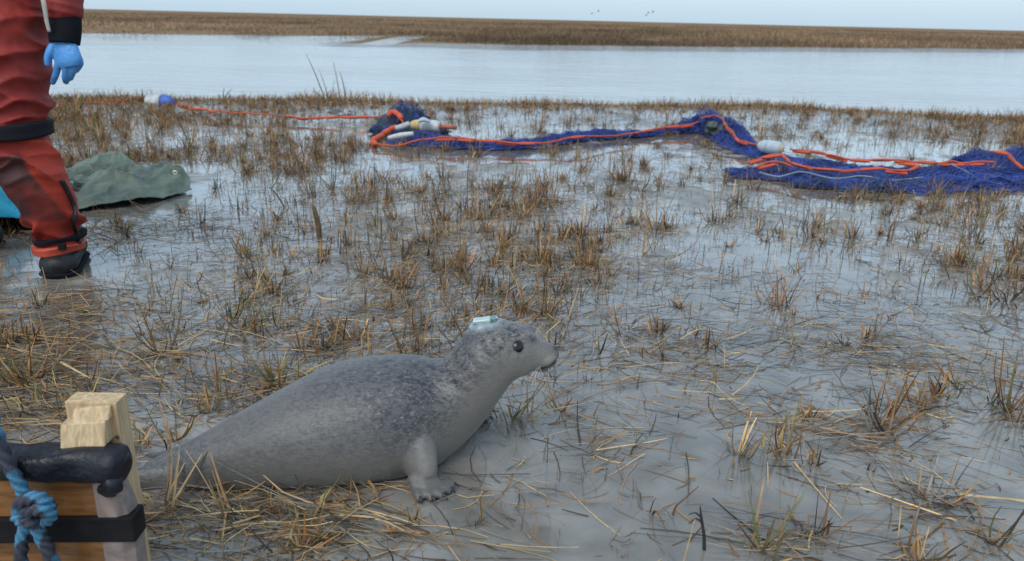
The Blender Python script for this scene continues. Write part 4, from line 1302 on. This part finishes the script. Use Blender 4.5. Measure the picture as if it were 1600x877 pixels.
    part('tape_band', me, m_tape2, t)
    # post behind with two blocks nailed on its face
    a_, b_, c_ = P(101, 634, YF + 0.034), P(181, 630, YF + 0.034), P(198, 735, YF + 0.034)
    me = bevel_box('post', (0, YF + 0.034, 0.0), (1, YF + 0.068, b_.z), 0.0022, 2)
    v, n = mesh_get(me)
    right = c_.x + (b_.x - c_.x) * np.clip((v[:, 2] - c_.z) / (b_.z - c_.z), 0, 1.1)
    wdt = b_.x - a_.x
    v[:, 0] = np.where(v[:, 0] > 0.5, right - (1 - v[:, 0]), right - wdt + v[:, 0]); mesh_set(me, v)
    part('post', me, m_pine, t)
    def wedge(x0, x1, y0, y1, z0, z1, cut):
        me = bevel_box('block', (x0, y0, z0), (x1, y1, z1), 0.0015, 1)
        v, n = mesh_get(me)
        f = (v[:, 0] - x0) / (x1 - x0)
        v[:, 2] += cut * f; v[:, 1] += 0.010 * (v[:, 2] - z0) / (z1 - z0) ; mesh_set(me, v); return me
    a_, b_ = P(112, 663, YF + 0.018), P(166, 642, YF + 0.018)
    part('block', wedge(a_.x, b_.x, YF + 0.016, YF + 0.0335, a_.z, b_.z - 0.004, 0.006), m_pine, t)
    a_, b_ = P(95, 703, YF + 0.006), P(158, 664, YF + 0.006)
    part('block', wedge(a_.x, b_.x, YF + 0.004, YF + 0.0335, a_.z, b_.z - 0.006, 0.006), m_pine, t)
    a_ = P(183, 683, YF + 0.033)
    part('nail', pyd('nail', [ellipsoid((a_.x, YF + 0.033, a_.z), (0.003, 0.002, 0.003), 8)]), mat('nail_rust', (0.09, 0.05, 0.03), 0.6, 0.3, 50, 0), t)
    part('foot', bevel_box('foot', (-0.95, YF + 0.0245, 0.0), (-0.90, YF + 0.16, 0.05), 0.004), m_pine, t)

    # blue and grey rope, tied in a knot in front of the board
    YR = 0.968
    r = 0.0086
    m_rope = mat('braided_rope', attr=True, rough=0.7, var=0.2, nscale=90, bump=0.7, bscale=240, bdist=0.003)
    def rope_mesh(lists):
        parts, cols, rel_ = [], [], []
        for pts, n in lists:
            n = n * 2
            pa = tube_part(pts, np.full(len(pts), r), 16, dense=n)
            kk = np.arange(len(pa[0])) // 16; aa = (np.arange(len(pa[0])) % 16) / 16 * 2 * math.pi
            rel_.append(0.0015 * np.sin(aa * 3 + kk * 0.55))
            v = pa[0]
            k = np.arange(len(v)) // 16; a = (np.arange(len(v)) % 16) / 16 * 2 * math.pi
            braid = 0.5 + 0.5 * np.sin(a * 3 + k * 0.55)
            blot = sstep(-0.15, 0.15, np.sin(k * 0.105 + 1.2 * np.sin(a)) + 0.5 * fbm(v[:, 0] * 60, v[:, 1] * 60, v[:, 2] * 60, 6))
            blue = np.array([0.055, 0.18, 0.29]); grey = np.array([0.040, 0.044, 0.062])
            c = blue * blot[:, None] + grey * (1 - blot)[:, None]
            cols.append(c * (0.65 + 0.6 * braid)[:, None])
            parts.append(pa)
        me = pyd('rope', parts); set_color(me, np.vstack(cols))
        v, n = mesh_get(me); mesh_set(me, v + n * np.concatenate(rel_)[:, None]); return me
    Q = lambda px, py, Y=YR: P(px, py, Y)
    def QK(px, py, Y=YR): return P(52 + (px - 52) * 0.84, 795 + (py - 795) * 0.84, Y)
    up_ = [(-1.10, 1.34, 0.012), (-1.02, 1.18, 0.03), (-0.97, 1.03, 0.34), (-0.90, 0.975, 0.375), Q(-40, 610), Q(-8, 672), Q(14, 725), Q(35, 765), Q(46, 785)]
    tie = [QK(46, 785), QK(60, 800, YR - 0.006), QK(80, 805, YR - 0.016), QK(82, 788, YR - 0.022), QK(60, 775, YR - 0.03), QK(32, 782, YR - 0.028), QK(26, 796, YR - 0.018),
           QK(40, 800, YR - 0.028), QK(66, 796, YR - 0.036), QK(84, 806, YR - 0.026), QK(72, 820, YR - 0.014), QK(46, 820, YR - 0.026), QK(24, 812, YR - 0.022), QK(30, 802, YR - 0.008), QK(46, 812, YR - 0.004)]
    t1 = [Q(44, 812, YR - 0.010), Q(36, 838, YR - 0.012), Q(33, 870, YR - 0.010), Q(31, 930, YR - 0.005), (-0.80, YR - 0.01, 0.012)]
    t2 = [Q(52, 812, YR - 0.014), Q(64, 838, YR - 0.014), Q(78, 866, YR - 0.010), Q(92, 930, YR - 0.004), (-0.72, YR - 0.03, 0.012)]
    rt = obj('rope', rope_mesh([(up_, 110), (tie, 150), (t1, 50), (t2, 50)]), m_rope, label='knotted blue and grey rope hanging over the front of the wooden board', cat='rope')


build_board()


# ------------------------------------------------------------------ the blue net with its orange float line
def prisms(A, B, r):
    A, B = np.asarray(A), np.asarray(B)
    d = B - A; L_ = np.linalg.norm(d, axis=1); ok = L_ > 1e-4; A, B, d, L_ = A[ok], B[ok], d[ok], L_[ok]
    d = d / L_[:, None]
    ref = np.where(np.abs(d[:, 2:3]) < 0.9, np.array([[0, 0, 1.0]]), np.array([[1.0, 0, 0]]))
    n = np.cross(d, ref); n /= np.linalg.norm(n, axis=1)[:, None]; b = np.cross(d, n)
    V = []
    for E in (A, B):
        for k in range(3):
            a = 2 * math.pi * k / 3
            V.append(E + r * (math.cos(a) * n + math.sin(a) * b))
    V = np.stack(V, 1)
    m = len(A); bi = (np.arange(m) * 6)[:, None]
    Q = np.concatenate([bi + np.array([[k, (k + 1) % 3, 3 + (k + 1) % 3, 3 + k]]) for k in range(3)], 0)
    return V.reshape(-1, 3), Q


def net_sheet(path, halfw, height, cell, folds, seed, r=0.0016, skew=0.0):
    """diamond mesh gathered along a path: folded back and forth across it"""
    pth = spline([tuple(p)[:2] for p in path], 400)
    hw = np.interp(np.linspace(0, 1, 400), np.linspace(0, 1, len(halfw)), halfw)
    hh = np.interp(np.linspace(0, 1, 400), np.linspace(0, 1, len(height)), height)
    seg = np.linalg.norm(np.diff(pth, axis=0), axis=1); S = np.concatenate([[0], np.cumsum(seg)])
    nu = int(S[-1] / cell) + 2
    W = max(np.mean(hw) * 2 * folds, 0.1)
    nv = int(W / cell) + 2
    u = np.linspace(0, S[-1], nu); v = np.linspace(0, 1, nv)
    U, V = np.meshgrid(u, v, indexing='ij')
    V = V + (0.5 / nv) * (np.arange(nu) % 2)[:, None]
    sx = np.interp(U, S, pth[:, 0]); sy = np.interp(U, S, pth[:, 1])
    tx = np.gradient(np.interp(u, S, pth[:, 0])); ty = np.gradient(np.interp(u, S, pth[:, 1]))
    ln = np.hypot(tx, ty) + 1e-9; nx, ny = -ty / ln, tx / ln
    ph = V * folds * math.pi
    lat = np.sin(ph + 1.6 * fbm(U * 3, V * 3, seed=seed)) * (0.85 + 0.6 * fbm(U * 4, V * 5, seed=seed + 1)) + 0.4 * fbm(U * 9, V * 9, seed=seed + 2)
    H = np.interp(U, S, hh); WW = np.interp(U, S, hw)
    x = sx + nx[:, None] * lat * WW + 0.03 * fbm(U * 7, V * 9, seed=seed + 3)
    y = sy + ny[:, None] * lat * WW + 0.03 * fbm(U * 7, V * 9, seed=seed + 4)
    lay = 0.42 + 0.85 * fbm(U * 6, V * 8, seed=seed + 5) + 0.45 * fbm(U * 17, V * 20, seed=seed + 6)
    dome = np.sqrt(np.clip(1.05 - np.clip(np.abs(lat), 0, 1) ** 2, 0.03, 1))
    z = 0.006 + H * dome * np.clip(lay, 0.0, 1.5) * (1 + 0.9 * fbm(x * 3.3, y * 3.3, seed=88)).clip(0.25, 2.2)
    Pn = np.stack([x, y, z], -1)
    A, B = [], []
    A.append(Pn[:-1].reshape(-1, 3)); B.append(Pn[1:].reshape(-1, 3))
    sh = np.where((np.arange(nu) % 2)[:, None] == 0, -1, 1)
    up_i = np.clip(np.arange(nv)[None, :] + sh[:-1], 0, nv - 1)
    A.append(Pn[:-1].reshape(-1, 3)); B.append(np.take_along_axis(Pn[1:], up_i[..., None].repeat(3, 2), 1).reshape(-1, 3))
    return prisms(np.vstack(A), np.vstack(B), r)


def build_net():
    t = thing('fishing_net', tuple(G(1130, 215)), 'long blue fishing net with orange float line dragged across the mud', 'net')
    m_net = mat('net_twine', attr=True, rough=0.55, var=0.25, nscale=6, bump=0)
    blue, teal, dk = np.array([0.028, 0.056, 0.245]), np.array([0.035, 0.075, 0.10]), np.array([0.02, 0.03, 0.12])
    def add(name, specs, label=None):
        VV, QQ, CC, off = [], [], [], 0
        for path, hw, hh, cell, folds, seed, colr in specs:
            v, q = net_sheet(path, hw, hh, cell, folds, seed)
            VV.append(v); QQ.append(q + off); off += len(v)
            g = (1 + 0.9 * fbm(v[:, 0] * 9, v[:, 1] * 14, v[:, 2] * 12, seed + 60) + 0.6 * fbm(v[:, 0] * 30, v[:, 1] * 30, v[:, 2] * 40, seed + 61))[:, None].clip(0.22, 2.0)
            gm = sstep(0.1, 0.6, fbm(v[:, 0] * 7, v[:, 1] * 11, v[:, 2] * 9, seed + 63))[:, None]
            CC.append((colr[None] * (1 - 0.55 * gm) + np.array([0.07, 0.09, 0.10]) * 0.55 * gm) * g)
        part(name, mesh_arrays(name, np.vstack(VV), np.vstack(QQ), np.vstack(CC), smooth=False), m_net, t, label)
    g = lambda *pp: [G(a, b) for a, b in pp]
    arm = g((625, 221), (680, 226), (740, 232), (800, 232), (850, 228), (900, 221), (950, 217), (1000, 214), (1045, 209), (1085, 206), (1112, 208))
    add('net_rope', [(arm, [0.17, 0.16, 0.09, 0.07, 0.07, 0.06, 0.055, 0.055, 0.06, 0.09, 0.10], [0.07, 0.07, 0.06, 0.06, 0.06, 0.07, 0.06, 0.06, 0.07, 0.12, 0.15], 0.028, 7, 901 + 20 * k, blue) for k in range(3)])
    heap = g((590, 212), (620, 209), (655, 207), (690, 212))
    add('net_heap', [(heap, [0.10, 0.20, 0.20, 0.08], [0.10, 0.17, 0.15, 0.06], 0.022, 8, 951 + 20 * k, (teal, dk, blue, teal)[k]) for k in range(4)])
    peak = g((1085, 207), (1110, 207), (1135, 214), (1160, 234), (1195, 245), (1230, 254))
    add('net_peak', [(peak, [0.10, 0.17, 0.16, 0.11, 0.12, 0.10], [0.15, 0.19, 0.13, 0.07, 0.07, 0.06], 0.032, 6, 1051 + 20 * k, blue) for k in range(3)])
    left = g((1140, 275), (1180, 275), (1230, 278), (1280, 280), (1330, 282))
    add('net_spread', [(left, [0.08, 0.15, 0.18, 0.22, 0.25], [0.05, 0.075, 0.07, 0.06, 0.05], 0.036, 5, 1151 + 20 * k, blue) for k in range(2)])
    mid = g((1200, 262), (1260, 265), (1320, 276), (1400, 282), (1480, 283), (1560, 278), (1640, 272), (1760, 268))
    add('net_spread', [(mid, [0.12, 0.22, 0.30, 0.34, 0.32, 0.34, 0.36, 0.2], [0.05, 0.06, 0.06, 0.06, 0.065, 0.075, 0.075, 0.04], 0.042, 4, 1251 + 20 * k, blue) for k in range(3)])
    fore = g((1240, 292), (1300, 295), (1360, 296), (1440, 293), (1520, 288))
    add('net_spread', [(fore, [0.06, 0.11, 0.12, 0.12, 0.10], [0.04, 0.05, 0.05, 0.04, 0.03], 0.034, 5, 1351 + 20 * k, (blue + teal) / 2 if k else blue) for k in range(2)])
    bump_ = g((1500, 263), (1550, 262), (1600, 264), (1680, 262))
    add('net_heap', [(bump_, [0.12, 0.24, 0.26, 0.2], [0.06, 0.11, 0.15, 0.10], 0.034, 5, 1451 + 20 * k, blue) for k in range(3)])
    grey = g((470, 178), (540, 180), (600, 182), (660, 180), (700, 176))
    add('grey_webbing', [(grey, [0.2, 0.35, 0.4, 0.3, 0.15], [0.03, 0.035, 0.04, 0.04, 0.02], 0.035, 4, 1551, np.array([0.06, 0.075, 0.07]))])
    # orange floats threaded on the head rope: one shared shape
    m_fl = mat('orange_float', (0.56, 0.085, 0.036), 0.6, 0.35, 30, 0.2, 150)
    fl = pyd('float', [tube_part([(0, 0, z) for z in (-0.5, -0.44, -0.30, 0, 0.30, 0.44, 0.5)], [0.55, 0.82, 1.0, 1.0, 1.0, 0.82, 0.55], 12)])
    fl.materials.append(m_fl)
    m_rp = mat('head_rope', (0.46, 0.09, 0.04), 0.7, 0.3, 60, 0.4, 300)
    cnt = [0]
    def line(pts, r, L_, gap, bare=()):
        pp = spline([tuple(p) for p in pts], 300)
        uq = np.linspace(0, 1, 300) * np.linalg.norm(pp[-1] - pp[0])
        pp[:, 0] += 0.030 * fbm(uq * 5, uq * 0 + pp[0, 0] * 3, seed=55); pp[:, 1] += 0.055 * fbm(uq * 5, uq * 0 + pp[0, 0] * 7, seed=56); pp[:, 2] = np.maximum(pp[:, 2] + 0.022 * fbm(uq * 6, uq * 0 + pp[0, 1] * 5, seed=57), 0.012)
        part('head_rope', pyd('head_rope', [tube_part(pp[::4], np.full(len(pp[::4]), 0.0065), 8)]), m_rp, t)
        s = np.concatenate([[0], np.cumsum(np.linalg.norm(np.diff(pp, axis=0), axis=1))])
        d = 0.02
        while d + L_ < s[-1]:
            f = d / s[-1]
            L2 = L_ * random.uniform(0.85, 1.1)
            if not any(a <= f <= b for a, b in bare):
                jz = np.array([0, random.uniform(-0.006, 0.006), random.uniform(-0.016, 0.002)])
                a = jz + np.array([np.interp(d, s, pp[:, k]) for k in range(3)]); b = jz + np.array([0, random.uniform(-0.005, 0.005), random.uniform(-0.005, 0.005)]) + np.array([np.interp(d + L2, s, pp[:, k]) for k in range(3)])
                o = bpy.data.objects.new('float', fl); COL.objects.link(o)
                o.parent = t
                o.location = Vector((a + b) / 2) - t.location
                o.rotation_euler = Vector(b - a).to_track_quat('Z', 'Y').to_euler()
                o.scale = (r, r, float(np.linalg.norm(b - a)))
            d += L2 + gap
    h = lambda *pp: [Vector(G(a, b)) + Vector((0, 0, z)) for a, b, z in pp]
    line(h((60, 172, 0.05), (120, 170, 0.05), (170, 170, 0.06), (205, 167, 0.07), (233, 162, 0.08)), 0.0125, 0.13, 0.008)
    line(h((278, 172, 0.06), (300, 178, 0.06), (340, 185, 0.06), (385, 188, 0.06), (430, 190, 0.05), (470, 193, 0.05), (540, 194, 0.06), (600, 196, 0.07)), 0.0125, 0.13, 0.008, ((0.34, 0.60),))
    line(h((592, 232, 0.03), (586, 226, 0.03), (600, 219, 0.05), (622, 215, 0.08), (632, 213, 0.10)), 0.022, 0.085, 0.006)
    line(h((606, 209, 0.07), (610, 211, 0.17), (622, 212, 0.18), (634, 216, 0.10)), 0.022, 0.075, 0.006)
    line(h((592, 232, 0.03), (630, 236, 0.04), (670, 235, 0.08), (700, 233, 0.09), (760, 235, 0.06), (830, 237, 0.06), (900, 232, 0.08), (980, 221, 0.06), (1000, 216, 0.05), (1060, 211, 0.07), (1092, 209, 0.10)), 0.0100, 0.14, 0.010, ((0.0, 0.12), (0.36, 0.47), (0.52, 0.72)))
    line(h((1092, 209, 0.12), (1118, 212, 0.16), (1135, 222, 0.12), (1150, 234, 0.08), (1180, 244, 0.07)), 0.0110, 0.12, 0.010, ((0.0, 0.25),))
    line(h((1232, 254, 0.09), (1260, 259, 0.09), (1290, 266, 0.09), (1345, 271, 0.09), (1400, 277, 0.10), (1460, 280, 0.10), (1500, 281, 0.10), (1550, 280, 0.10)), 0.0105, 0.140, 0.010)
    line(h((1166, 275, 0.09), (1195, 271, 0.11), (1215, 271, 0.11), (1236, 280, 0.10), (1290, 286, 0.08), (1360, 286, 0.08), (1412, 291, 0.09), (1432, 285, 0.10), (1420, 280, 0.10), (1395, 279, 0.10)), 0.0105, 0.140, 0.010)
    line(h((1180, 279, 0.07), (1205, 277, 0.09), (1232, 282, 0.08)), 0.0105, 0.140, 0.010)
    line(h((1545, 268, 0.12), (1566, 270, 0.12), (1580, 277, 0.10), (1596, 284, 0.07)), 0.011, 0.12, 0.008)
    # pale lead line and its dull weights
    m_ld = mat('lead_line', (0.22, 0.26, 0.26), 0.7, 0.3, 40, 0.2, 200)
    for pts in (((1185, 282, 0.05), (1215, 289, 0.05), (1250, 284, 0.06), (1300, 292, 0.05), (1345, 288, 0.05), (1390, 295, 0.05), (1440, 290, 0.05)), ((1480, 281, 0.10), (1510, 288, 0.07), (1540, 296, 0.03), (1565, 294, 0.03))):
        part('lead_line', pyd('lead_line', [tube_part(h(*pts), np.full(len(pts), 0.0045), 8, dense=40)]), m_ld, t)
    m_wd = mat('snagged_weed', (0.075, 0.085, 0.075), 0.8, 0.4, 30, 0.5, 90)
    c = Vector(G(1118, 216)) + Vector((0, 0, 0.05))
    e = remesh([ellipsoid(c + Vector((random.uniform(-0.09, 0.09), random.uniform(-0.05, 0.03), random.uniform(-0.02, 0.06))), (0.05, 0.04, 0.03), 10) for k in range(9)], 0.008, 1, 'snagged_weed')
    v, n = mesh_get(e); mesh_set(e, v + n * (0.022 * fbm(v[:, 0] * 40, v[:, 1] * 40, v[:, 2] * 40, 8, 3))[:, None])
    part('snagged_weed', e, m_wd, t)

    bn = net_sheet([P(100, 318, 3.75), P(118, 312, 3.8), P(138, 306, 3.85)], [0.05, 0.09, 0.05], [0.05, 0.12, 0.05], 0.02, 7, 1701)
    obj('black_netting', mesh_arrays('black_netting', bn[0], bn[1], np.full((len(bn[0]), 3), 0.012), smooth=False), m_net, label='small heap of black netting between the green tarpaulin and the red leg', cat='net')

    # the buoys, each a thing of its own
    def buoy(p, d, L_, r, name, label, bodym, bandm, tipm, stick=None, band=(0.62, 1.0)):
        p = Vector(p); d = Vector(d).normalized()
        b = thing('buoy', tuple(p), label, 'buoy', 'buoys lying along the net')
        prof = [(0.0, 0.35), (0.02, 0.72), (0.08, 0.93), (0.2, 1.0), (0.5, 1.0), (0.62, 0.98)]
        top = [(0.62, 0.975), (0.75, 0.90), (0.88, 0.72), (0.96, 0.5), (1.0, 0.28)]
        s = p - d * L_ / 2
        part('body', pyd('body', [tube_part([s + d * L_ * a for a, w in prof], [r * w for a, w in prof], 24)]), bodym, b)
        part('nose', pyd('nose', [tube_part([s + d * L_ * a for a, w in top], [r * w for a, w in top], 24)]), bandm, b)
        part('collar', pyd('collar', [tube_part([s - d * 0.012, s, s + d * 0.012], [r * 0.45, r * 0.55, r * 0.7], 20)]), tipm, b)
        if stick:
            part('stick', pyd('stick', [tube_part([s + d * 0.02, s - d * stick], [0.017, 0.014], 10)]), mat('stick_red', (0.36, 0.09, 0.05), 0.6, 0.35, 30, 0.2, 100), b)
    m_w = mat('buoy_white', (0.46, 0.48, 0.48), 0.5, 0.3, 12, 0.3, 50)
    m_bl = mat('buoy_blue', (0.05, 0.12, 0.42), 0.5, 0.3, 14, 0.2, 60)
    m_yl = mat('buoy_cream', (0.50, 0.38, 0.17), 0.6, 0.3, 20, 0.3, 60)
    m_or = mat('buoy_orange', (0.50, 0.12, 0.05), 0.6, 0.3, 20, 0.2, 60)
    m_pale = mat('buoy_pale', (0.40, 0.47, 0.52), 0.5, 0.25, 14, 0.3, 60)
    buoy(Vector(G(252, 171)) + Vector((0, 0, 0.075)), (1, -0.30, 0.02), 0.30, 0.070, 'b', 'white and blue buoy on the bank left of the net, touching the orange line', m_w, m_bl, m_or)
    buoy(Vector(G(664, 219)) + Vector((0, 0, 0.11)), (-1, 0.15, 0.02), 0.24, 0.047, 'b', 'white buoy with red stick on the dark net heap', m_w, m_yl, m_or, 0.13)
    buoy(Vector(G(1200, 250)) + Vector((0, 0, 0.09)), (-0.8, 0.55, 0.05), 0.17, 0.047, 'b', 'grey buoy with cream end where the blue net doubles back', m_pale, m_pale, m_yl)
    # small white floats in the dark heap
    part('heap_float', pyd('heap_float', [tube_part([P(606, 216, 5.75), P(625, 212, 5.75), P(646, 209, 5.75)], [0.014, 0.020, 0.016], 10, dense=8)]), m_w, t)
    part('heap_float', pyd('heap_float', [tube_part([P(618, 201, 5.95), P(632, 197, 5.95), P(640, 193, 5.95)], [0.018, 0.024, 0.018], 10, dense=8)]), m_w, t)
    part('heap_float', pyd('heap_float', [tube_part([P(654, 190, 6.0), P(662, 187, 6.0), P(672, 191, 6.0)], [0.012, 0.018, 0.012], 10, dense=8)]), m_w, t)


build_net()


# ------------------------------------------------------------------ single plants one can point to
def tuft(px, py, hgt, n, label, pal=PAL_T, spread=0.02, lean=0.3, grp='brown tufts standing out on the mud', cat='tuft'):
    p = G(px, py)
    v, q, c = make_tufts(np.array([p.x]), np.array([p.y]), np.array([hgt]), np.array([float(n)]), pal, spread, lean)
    v = v - np.array([p.x, p.y, 0])
    o = obj('grass_tuft', mesh_arrays('grass_tuft', v, q, c), M['grass'], label=label, cat=cat, group=grp)
    o.location = (p.x, p.y, 0)


PG = [(GREEN, 4), (STRAW, 1), (BROWN, 1)]
PS = [(STRAW, 5), (BROWN, 1)]
PR = [(RUST, 4), (BROWN, 2), (GREEN, 1)]
tuft(1228, 712, 0.13, 24, 'dense upright tuft on open mud right of the seal, beside a paler fan')
tuft(1157, 712, 0.12, 16, 'pale fan-shaped tuft just left of the dense upright tuft on open mud', [(MUDDY, 2), (BROWN, 2), (STRAW, 1.5)])
tuft(1190, 862, 0.13, 22, 'tuft with broad green blades at the bottom edge right of centre', [(GREEN * np.array([0.8, 1.1, 1.2]), 2.5), (STRAW, 2), (BROWN, 2)], 0.03)
tuft(1272, 835, 0.085, 14, 'short thick brown stubs right of the green bladed tuft at the bottom', [(RUST, 2), (DARK, 2)], 0.02, 0.18)
tuft(1455, 782, 0.11, 26, 'sprawling dark tuft near the bottom right corner', [(DARK, 2), (MUDDY, 2), (BROWN, 2)], 0.03, 0.8)
tuft(880, 645, 0.08, 16, 'low spiky tuft on the mud below the seal\'s nose', PR, 0.02, 0.5)
tuft(803, 652, 0.13, 22, 'bushy tuft right behind the seal\'s chest', [(BROWN, 2), (STRAW, 2), (GREEN, 1)], 0.03, 0.5)
tuft(355, 812, 0.12, 16, 'straw coloured tuft in front of the seal\'s rear belly', PS, 0.02, 0.35)
tuft(275, 690, 0.10, 22, 'rusty green tuft just behind the seal\'s hind end', PR, 0.03, 0.45)
tuft(258, 805, 0.15, 30, 'leaning straw sheaf between the wooden board and the seal', PS, 0.018, 0.55)
tuft(495, 808, 0.085, 9, 'few green blades in front of the seal\'s middle', PG, 0.012, 0.15)
tuft(640, 812, 0.07, 9, 'small green blades beside the seal\'s front flipper', PG, 0.02, 0.4)
tuft(348, 622, 0.10, 24, 'brown upright tuft on straw above the seal\'s hind end', PR, 0.03, 0.25)
tuft(470, 548, 0.11, 20, 'upright rusty tuft above the middle of the seal\'s back', PR, 0.025, 0.2)
tuft(362, 498, 0.12, 24, 'yellow green tuft left of centre, well above the seal\'s back', PAL_GREEN, 0.03, 0.3)
tuft(35, 595, 0.17, 34, 'tall yellow green tuft at the left edge above the wooden board', PAL_GREEN, 0.04, 0.45)
tuft(148, 612, 0.15, 18, 'thin straw tuft above the top of the pale wooden post', PS, 0.03, 0.35)
tuft(725, 425, 0.16, 22, 'upright brown tuft above the seal\'s neck', PR, 0.02, 0.2)
tuft(850, 412, 0.15, 26, 'bushy brown tuft straight above the seal\'s head', PAL_T, 0.03, 0.3)
tuft(937, 445, 0.15, 24, 'dark brown tuft up and right of the seal\'s nose', [(DARK, 2), (BROWN, 3)], 0.025, 0.3)
tuft(1372, 655, 0.16, 34, 'large rusty clump in the right part of the mud', PR, 0.035, 0.35)
tuft(1575, 640, 0.18, 34, 'tall rusty clump at the right edge', PR, 0.03, 0.2)
tuft(1495, 605, 0.12, 28, 'greenish clump left of the tall rusty clump at the right edge', PAL_GREEN, 0.035, 0.35)
tuft(1565, 470, 0.22, 44, 'big dense brown clump at the right edge halfway up', PR, 0.042, 0.3)
tuft(1215, 480, 0.16, 30, 'brown clump in the middle of the right half', PR, 0.04, 0.35)
tuft(850, 310, 0.22, 40, 'tall brown clump in front of the blue net arm', PR, 0.05, 0.25)
tuft(955, 850, 0.05, 12, 'small dark flattened tuft at the bottom centre', [(DARK, 2), (MUDDY, 2)], 0.02, 0.9)

# tall dry reeds on the bank edge
p = G(535, 163)
rd = thing('reed_clump', tuple(p), 'tall thin dry reeds standing on the near bank against the water', 'reeds')
m_reed = mat('reed_stem', (0.20, 0.165, 0.11), 0.7, 0.25, 40, 0)
for (bx_, by_, tx_, ty_, w_) in ((510, 152, 478, 84, 0.007), (516, 155, 498, 108, 0.005), (520, 152, 524, 122, 0.005), (533, 152, 521, 97, 0.007), (541, 155, 531, 112, 0.009), (545, 156, 572, 143, 0.005), (552, 156, 585, 146, 0.005)):
    a, b_ = P(bx_, by_ + 6, p.y), P(tx_, ty_, p.y + random.uniform(-0.2, 0.2))
    a.z = max(0.0, float(gz(np.array([a.x]), np.array([a.y]))[0]) - 0.01)
    mid = a.lerp(b_, 0.55) + Vector((random.uniform(-0.02, 0.02), 0, 0.02))
    part('stem', pyd('stem', [tube_part([a, mid, b_], [w_, w_ * 0.7, w_ * 0.25], 6, dense=10)]), m_reed, rd)
p = G(349, 163)
for (px_, label) in ((349, 'short bent reed sprig on the bank right of the white and blue buoy'),):
    p = G(px_, 163)
    r_ = thing('reed_sprig', tuple(p), label, 'reeds')
    for dx, dz in ((0.10, 0.16), (0.02, 0.17), (-0.05, 0.10)):
        part('stem', pyd('stem', [tube_part([p, p + Vector((dx * 0.4, 0, dz * 0.6)), p + Vector((dx, 0.02, dz))], [0.006, 0.005, 0.002], 6, dense=8)]), m_reed, r_)
# stake and twig
p = G(498, 372)
st_ = tube_part([p + Vector((0.004, 0, -0.02)), p + Vector((0, 0, 0.06)), p + Vector((-0.012, 0, 0.125)), p + Vector((-0.016, 0.004, 0.14))], [0.010, 0.011, 0.009, 0.005], 10, dense=12)
obj('reed_stump', pyd('reed_stump', [st_]), mat('stump_brown', (0.13, 0.075, 0.035), 0.7, 0.3, 60, 0.4, 150), label='thick brown broken reed stump upright on the mud left of centre', cat='stump')
p = G(1101, 860)
tw = [tube_part([p + Vector((0, 0, -0.01)), p + Vector((-0.004, 0, 0.03)), p + Vector((-0.012, 0, 0.065)), p + Vector((-0.016, 0.004, 0.09))], [0.0035, 0.003, 0.0025, 0.0012], 8, dense=12),
      tube_part([p + Vector((-0.010, 0, 0.058)), p + Vector((-0.022, 0.0, 0.066)), p + Vector((-0.034, 0.0, 0.055))], [0.002, 0.0018, 0.0008], 6, dense=8),
      tube_part([p + Vector((-0.012, 0, 0.068)), p + Vector((-0.024, 0.0, 0.078)), p + Vector((-0.036, 0.0, 0.074))], [0.002, 0.0016, 0.0008], 6, dense=8)]
obj('twig', pyd('twig', tw), mat('twig_dark', (0.035, 0.028, 0.024), 0.7, 0.3, 60, 0.3, 150), label='thin dark twig standing upright at the bottom left of the green tuft', cat='twig')

# far birds above the plain
m_bird = mat('bird_dark', (0.05, 0.05, 0.055), 0.7, 0.2, 3, 0)
for (px_, py_, w_, label) in ((925, 21, -0.2, 'leftmost tiny bird of the left pair above the horizon'), (935, 18, 0.35, 'right bird of the left pair above the horizon'), (1010, 24, 0.1, 'lowest and leftmost bird of the right trio above the horizon'), (1013, 20.5, 0.3, 'middle bird of the right trio above the horizon'), (1020, 19.5, 0.45, 'rightmost bird of the right trio above the horizon')):
    c = P(px_, py_, 170)
    b = thing('bird', tuple(c), label, 'bird', 'birds flying over the far marsh')
    part('body', pyd('body', [tube_part([c + Vector((s, 0, 0.04 * s)) for s in (-0.26, -0.14, 0, 0.14, 0.22, 0.28)], [0.015, 0.05, 0.07, 0.05, 0.035, 0.012], 10)]), m_bird, b)
    for sg in (-1, 1):
        part('wing', pyd('wing', [tube_part([c, c + Vector((0.05, sg * 0.2, 0.10 + w_ * 0.3)), c + Vector((-0.05, sg * 0.42, w_ * 0.7)), c + Vector((-0.14, sg * 0.55, w_ * 0.8))], [0.06, 0.06, 0.04, 0.01], 8, 0.25, (0, 0, 1), dense=8)]), m_bird, b)
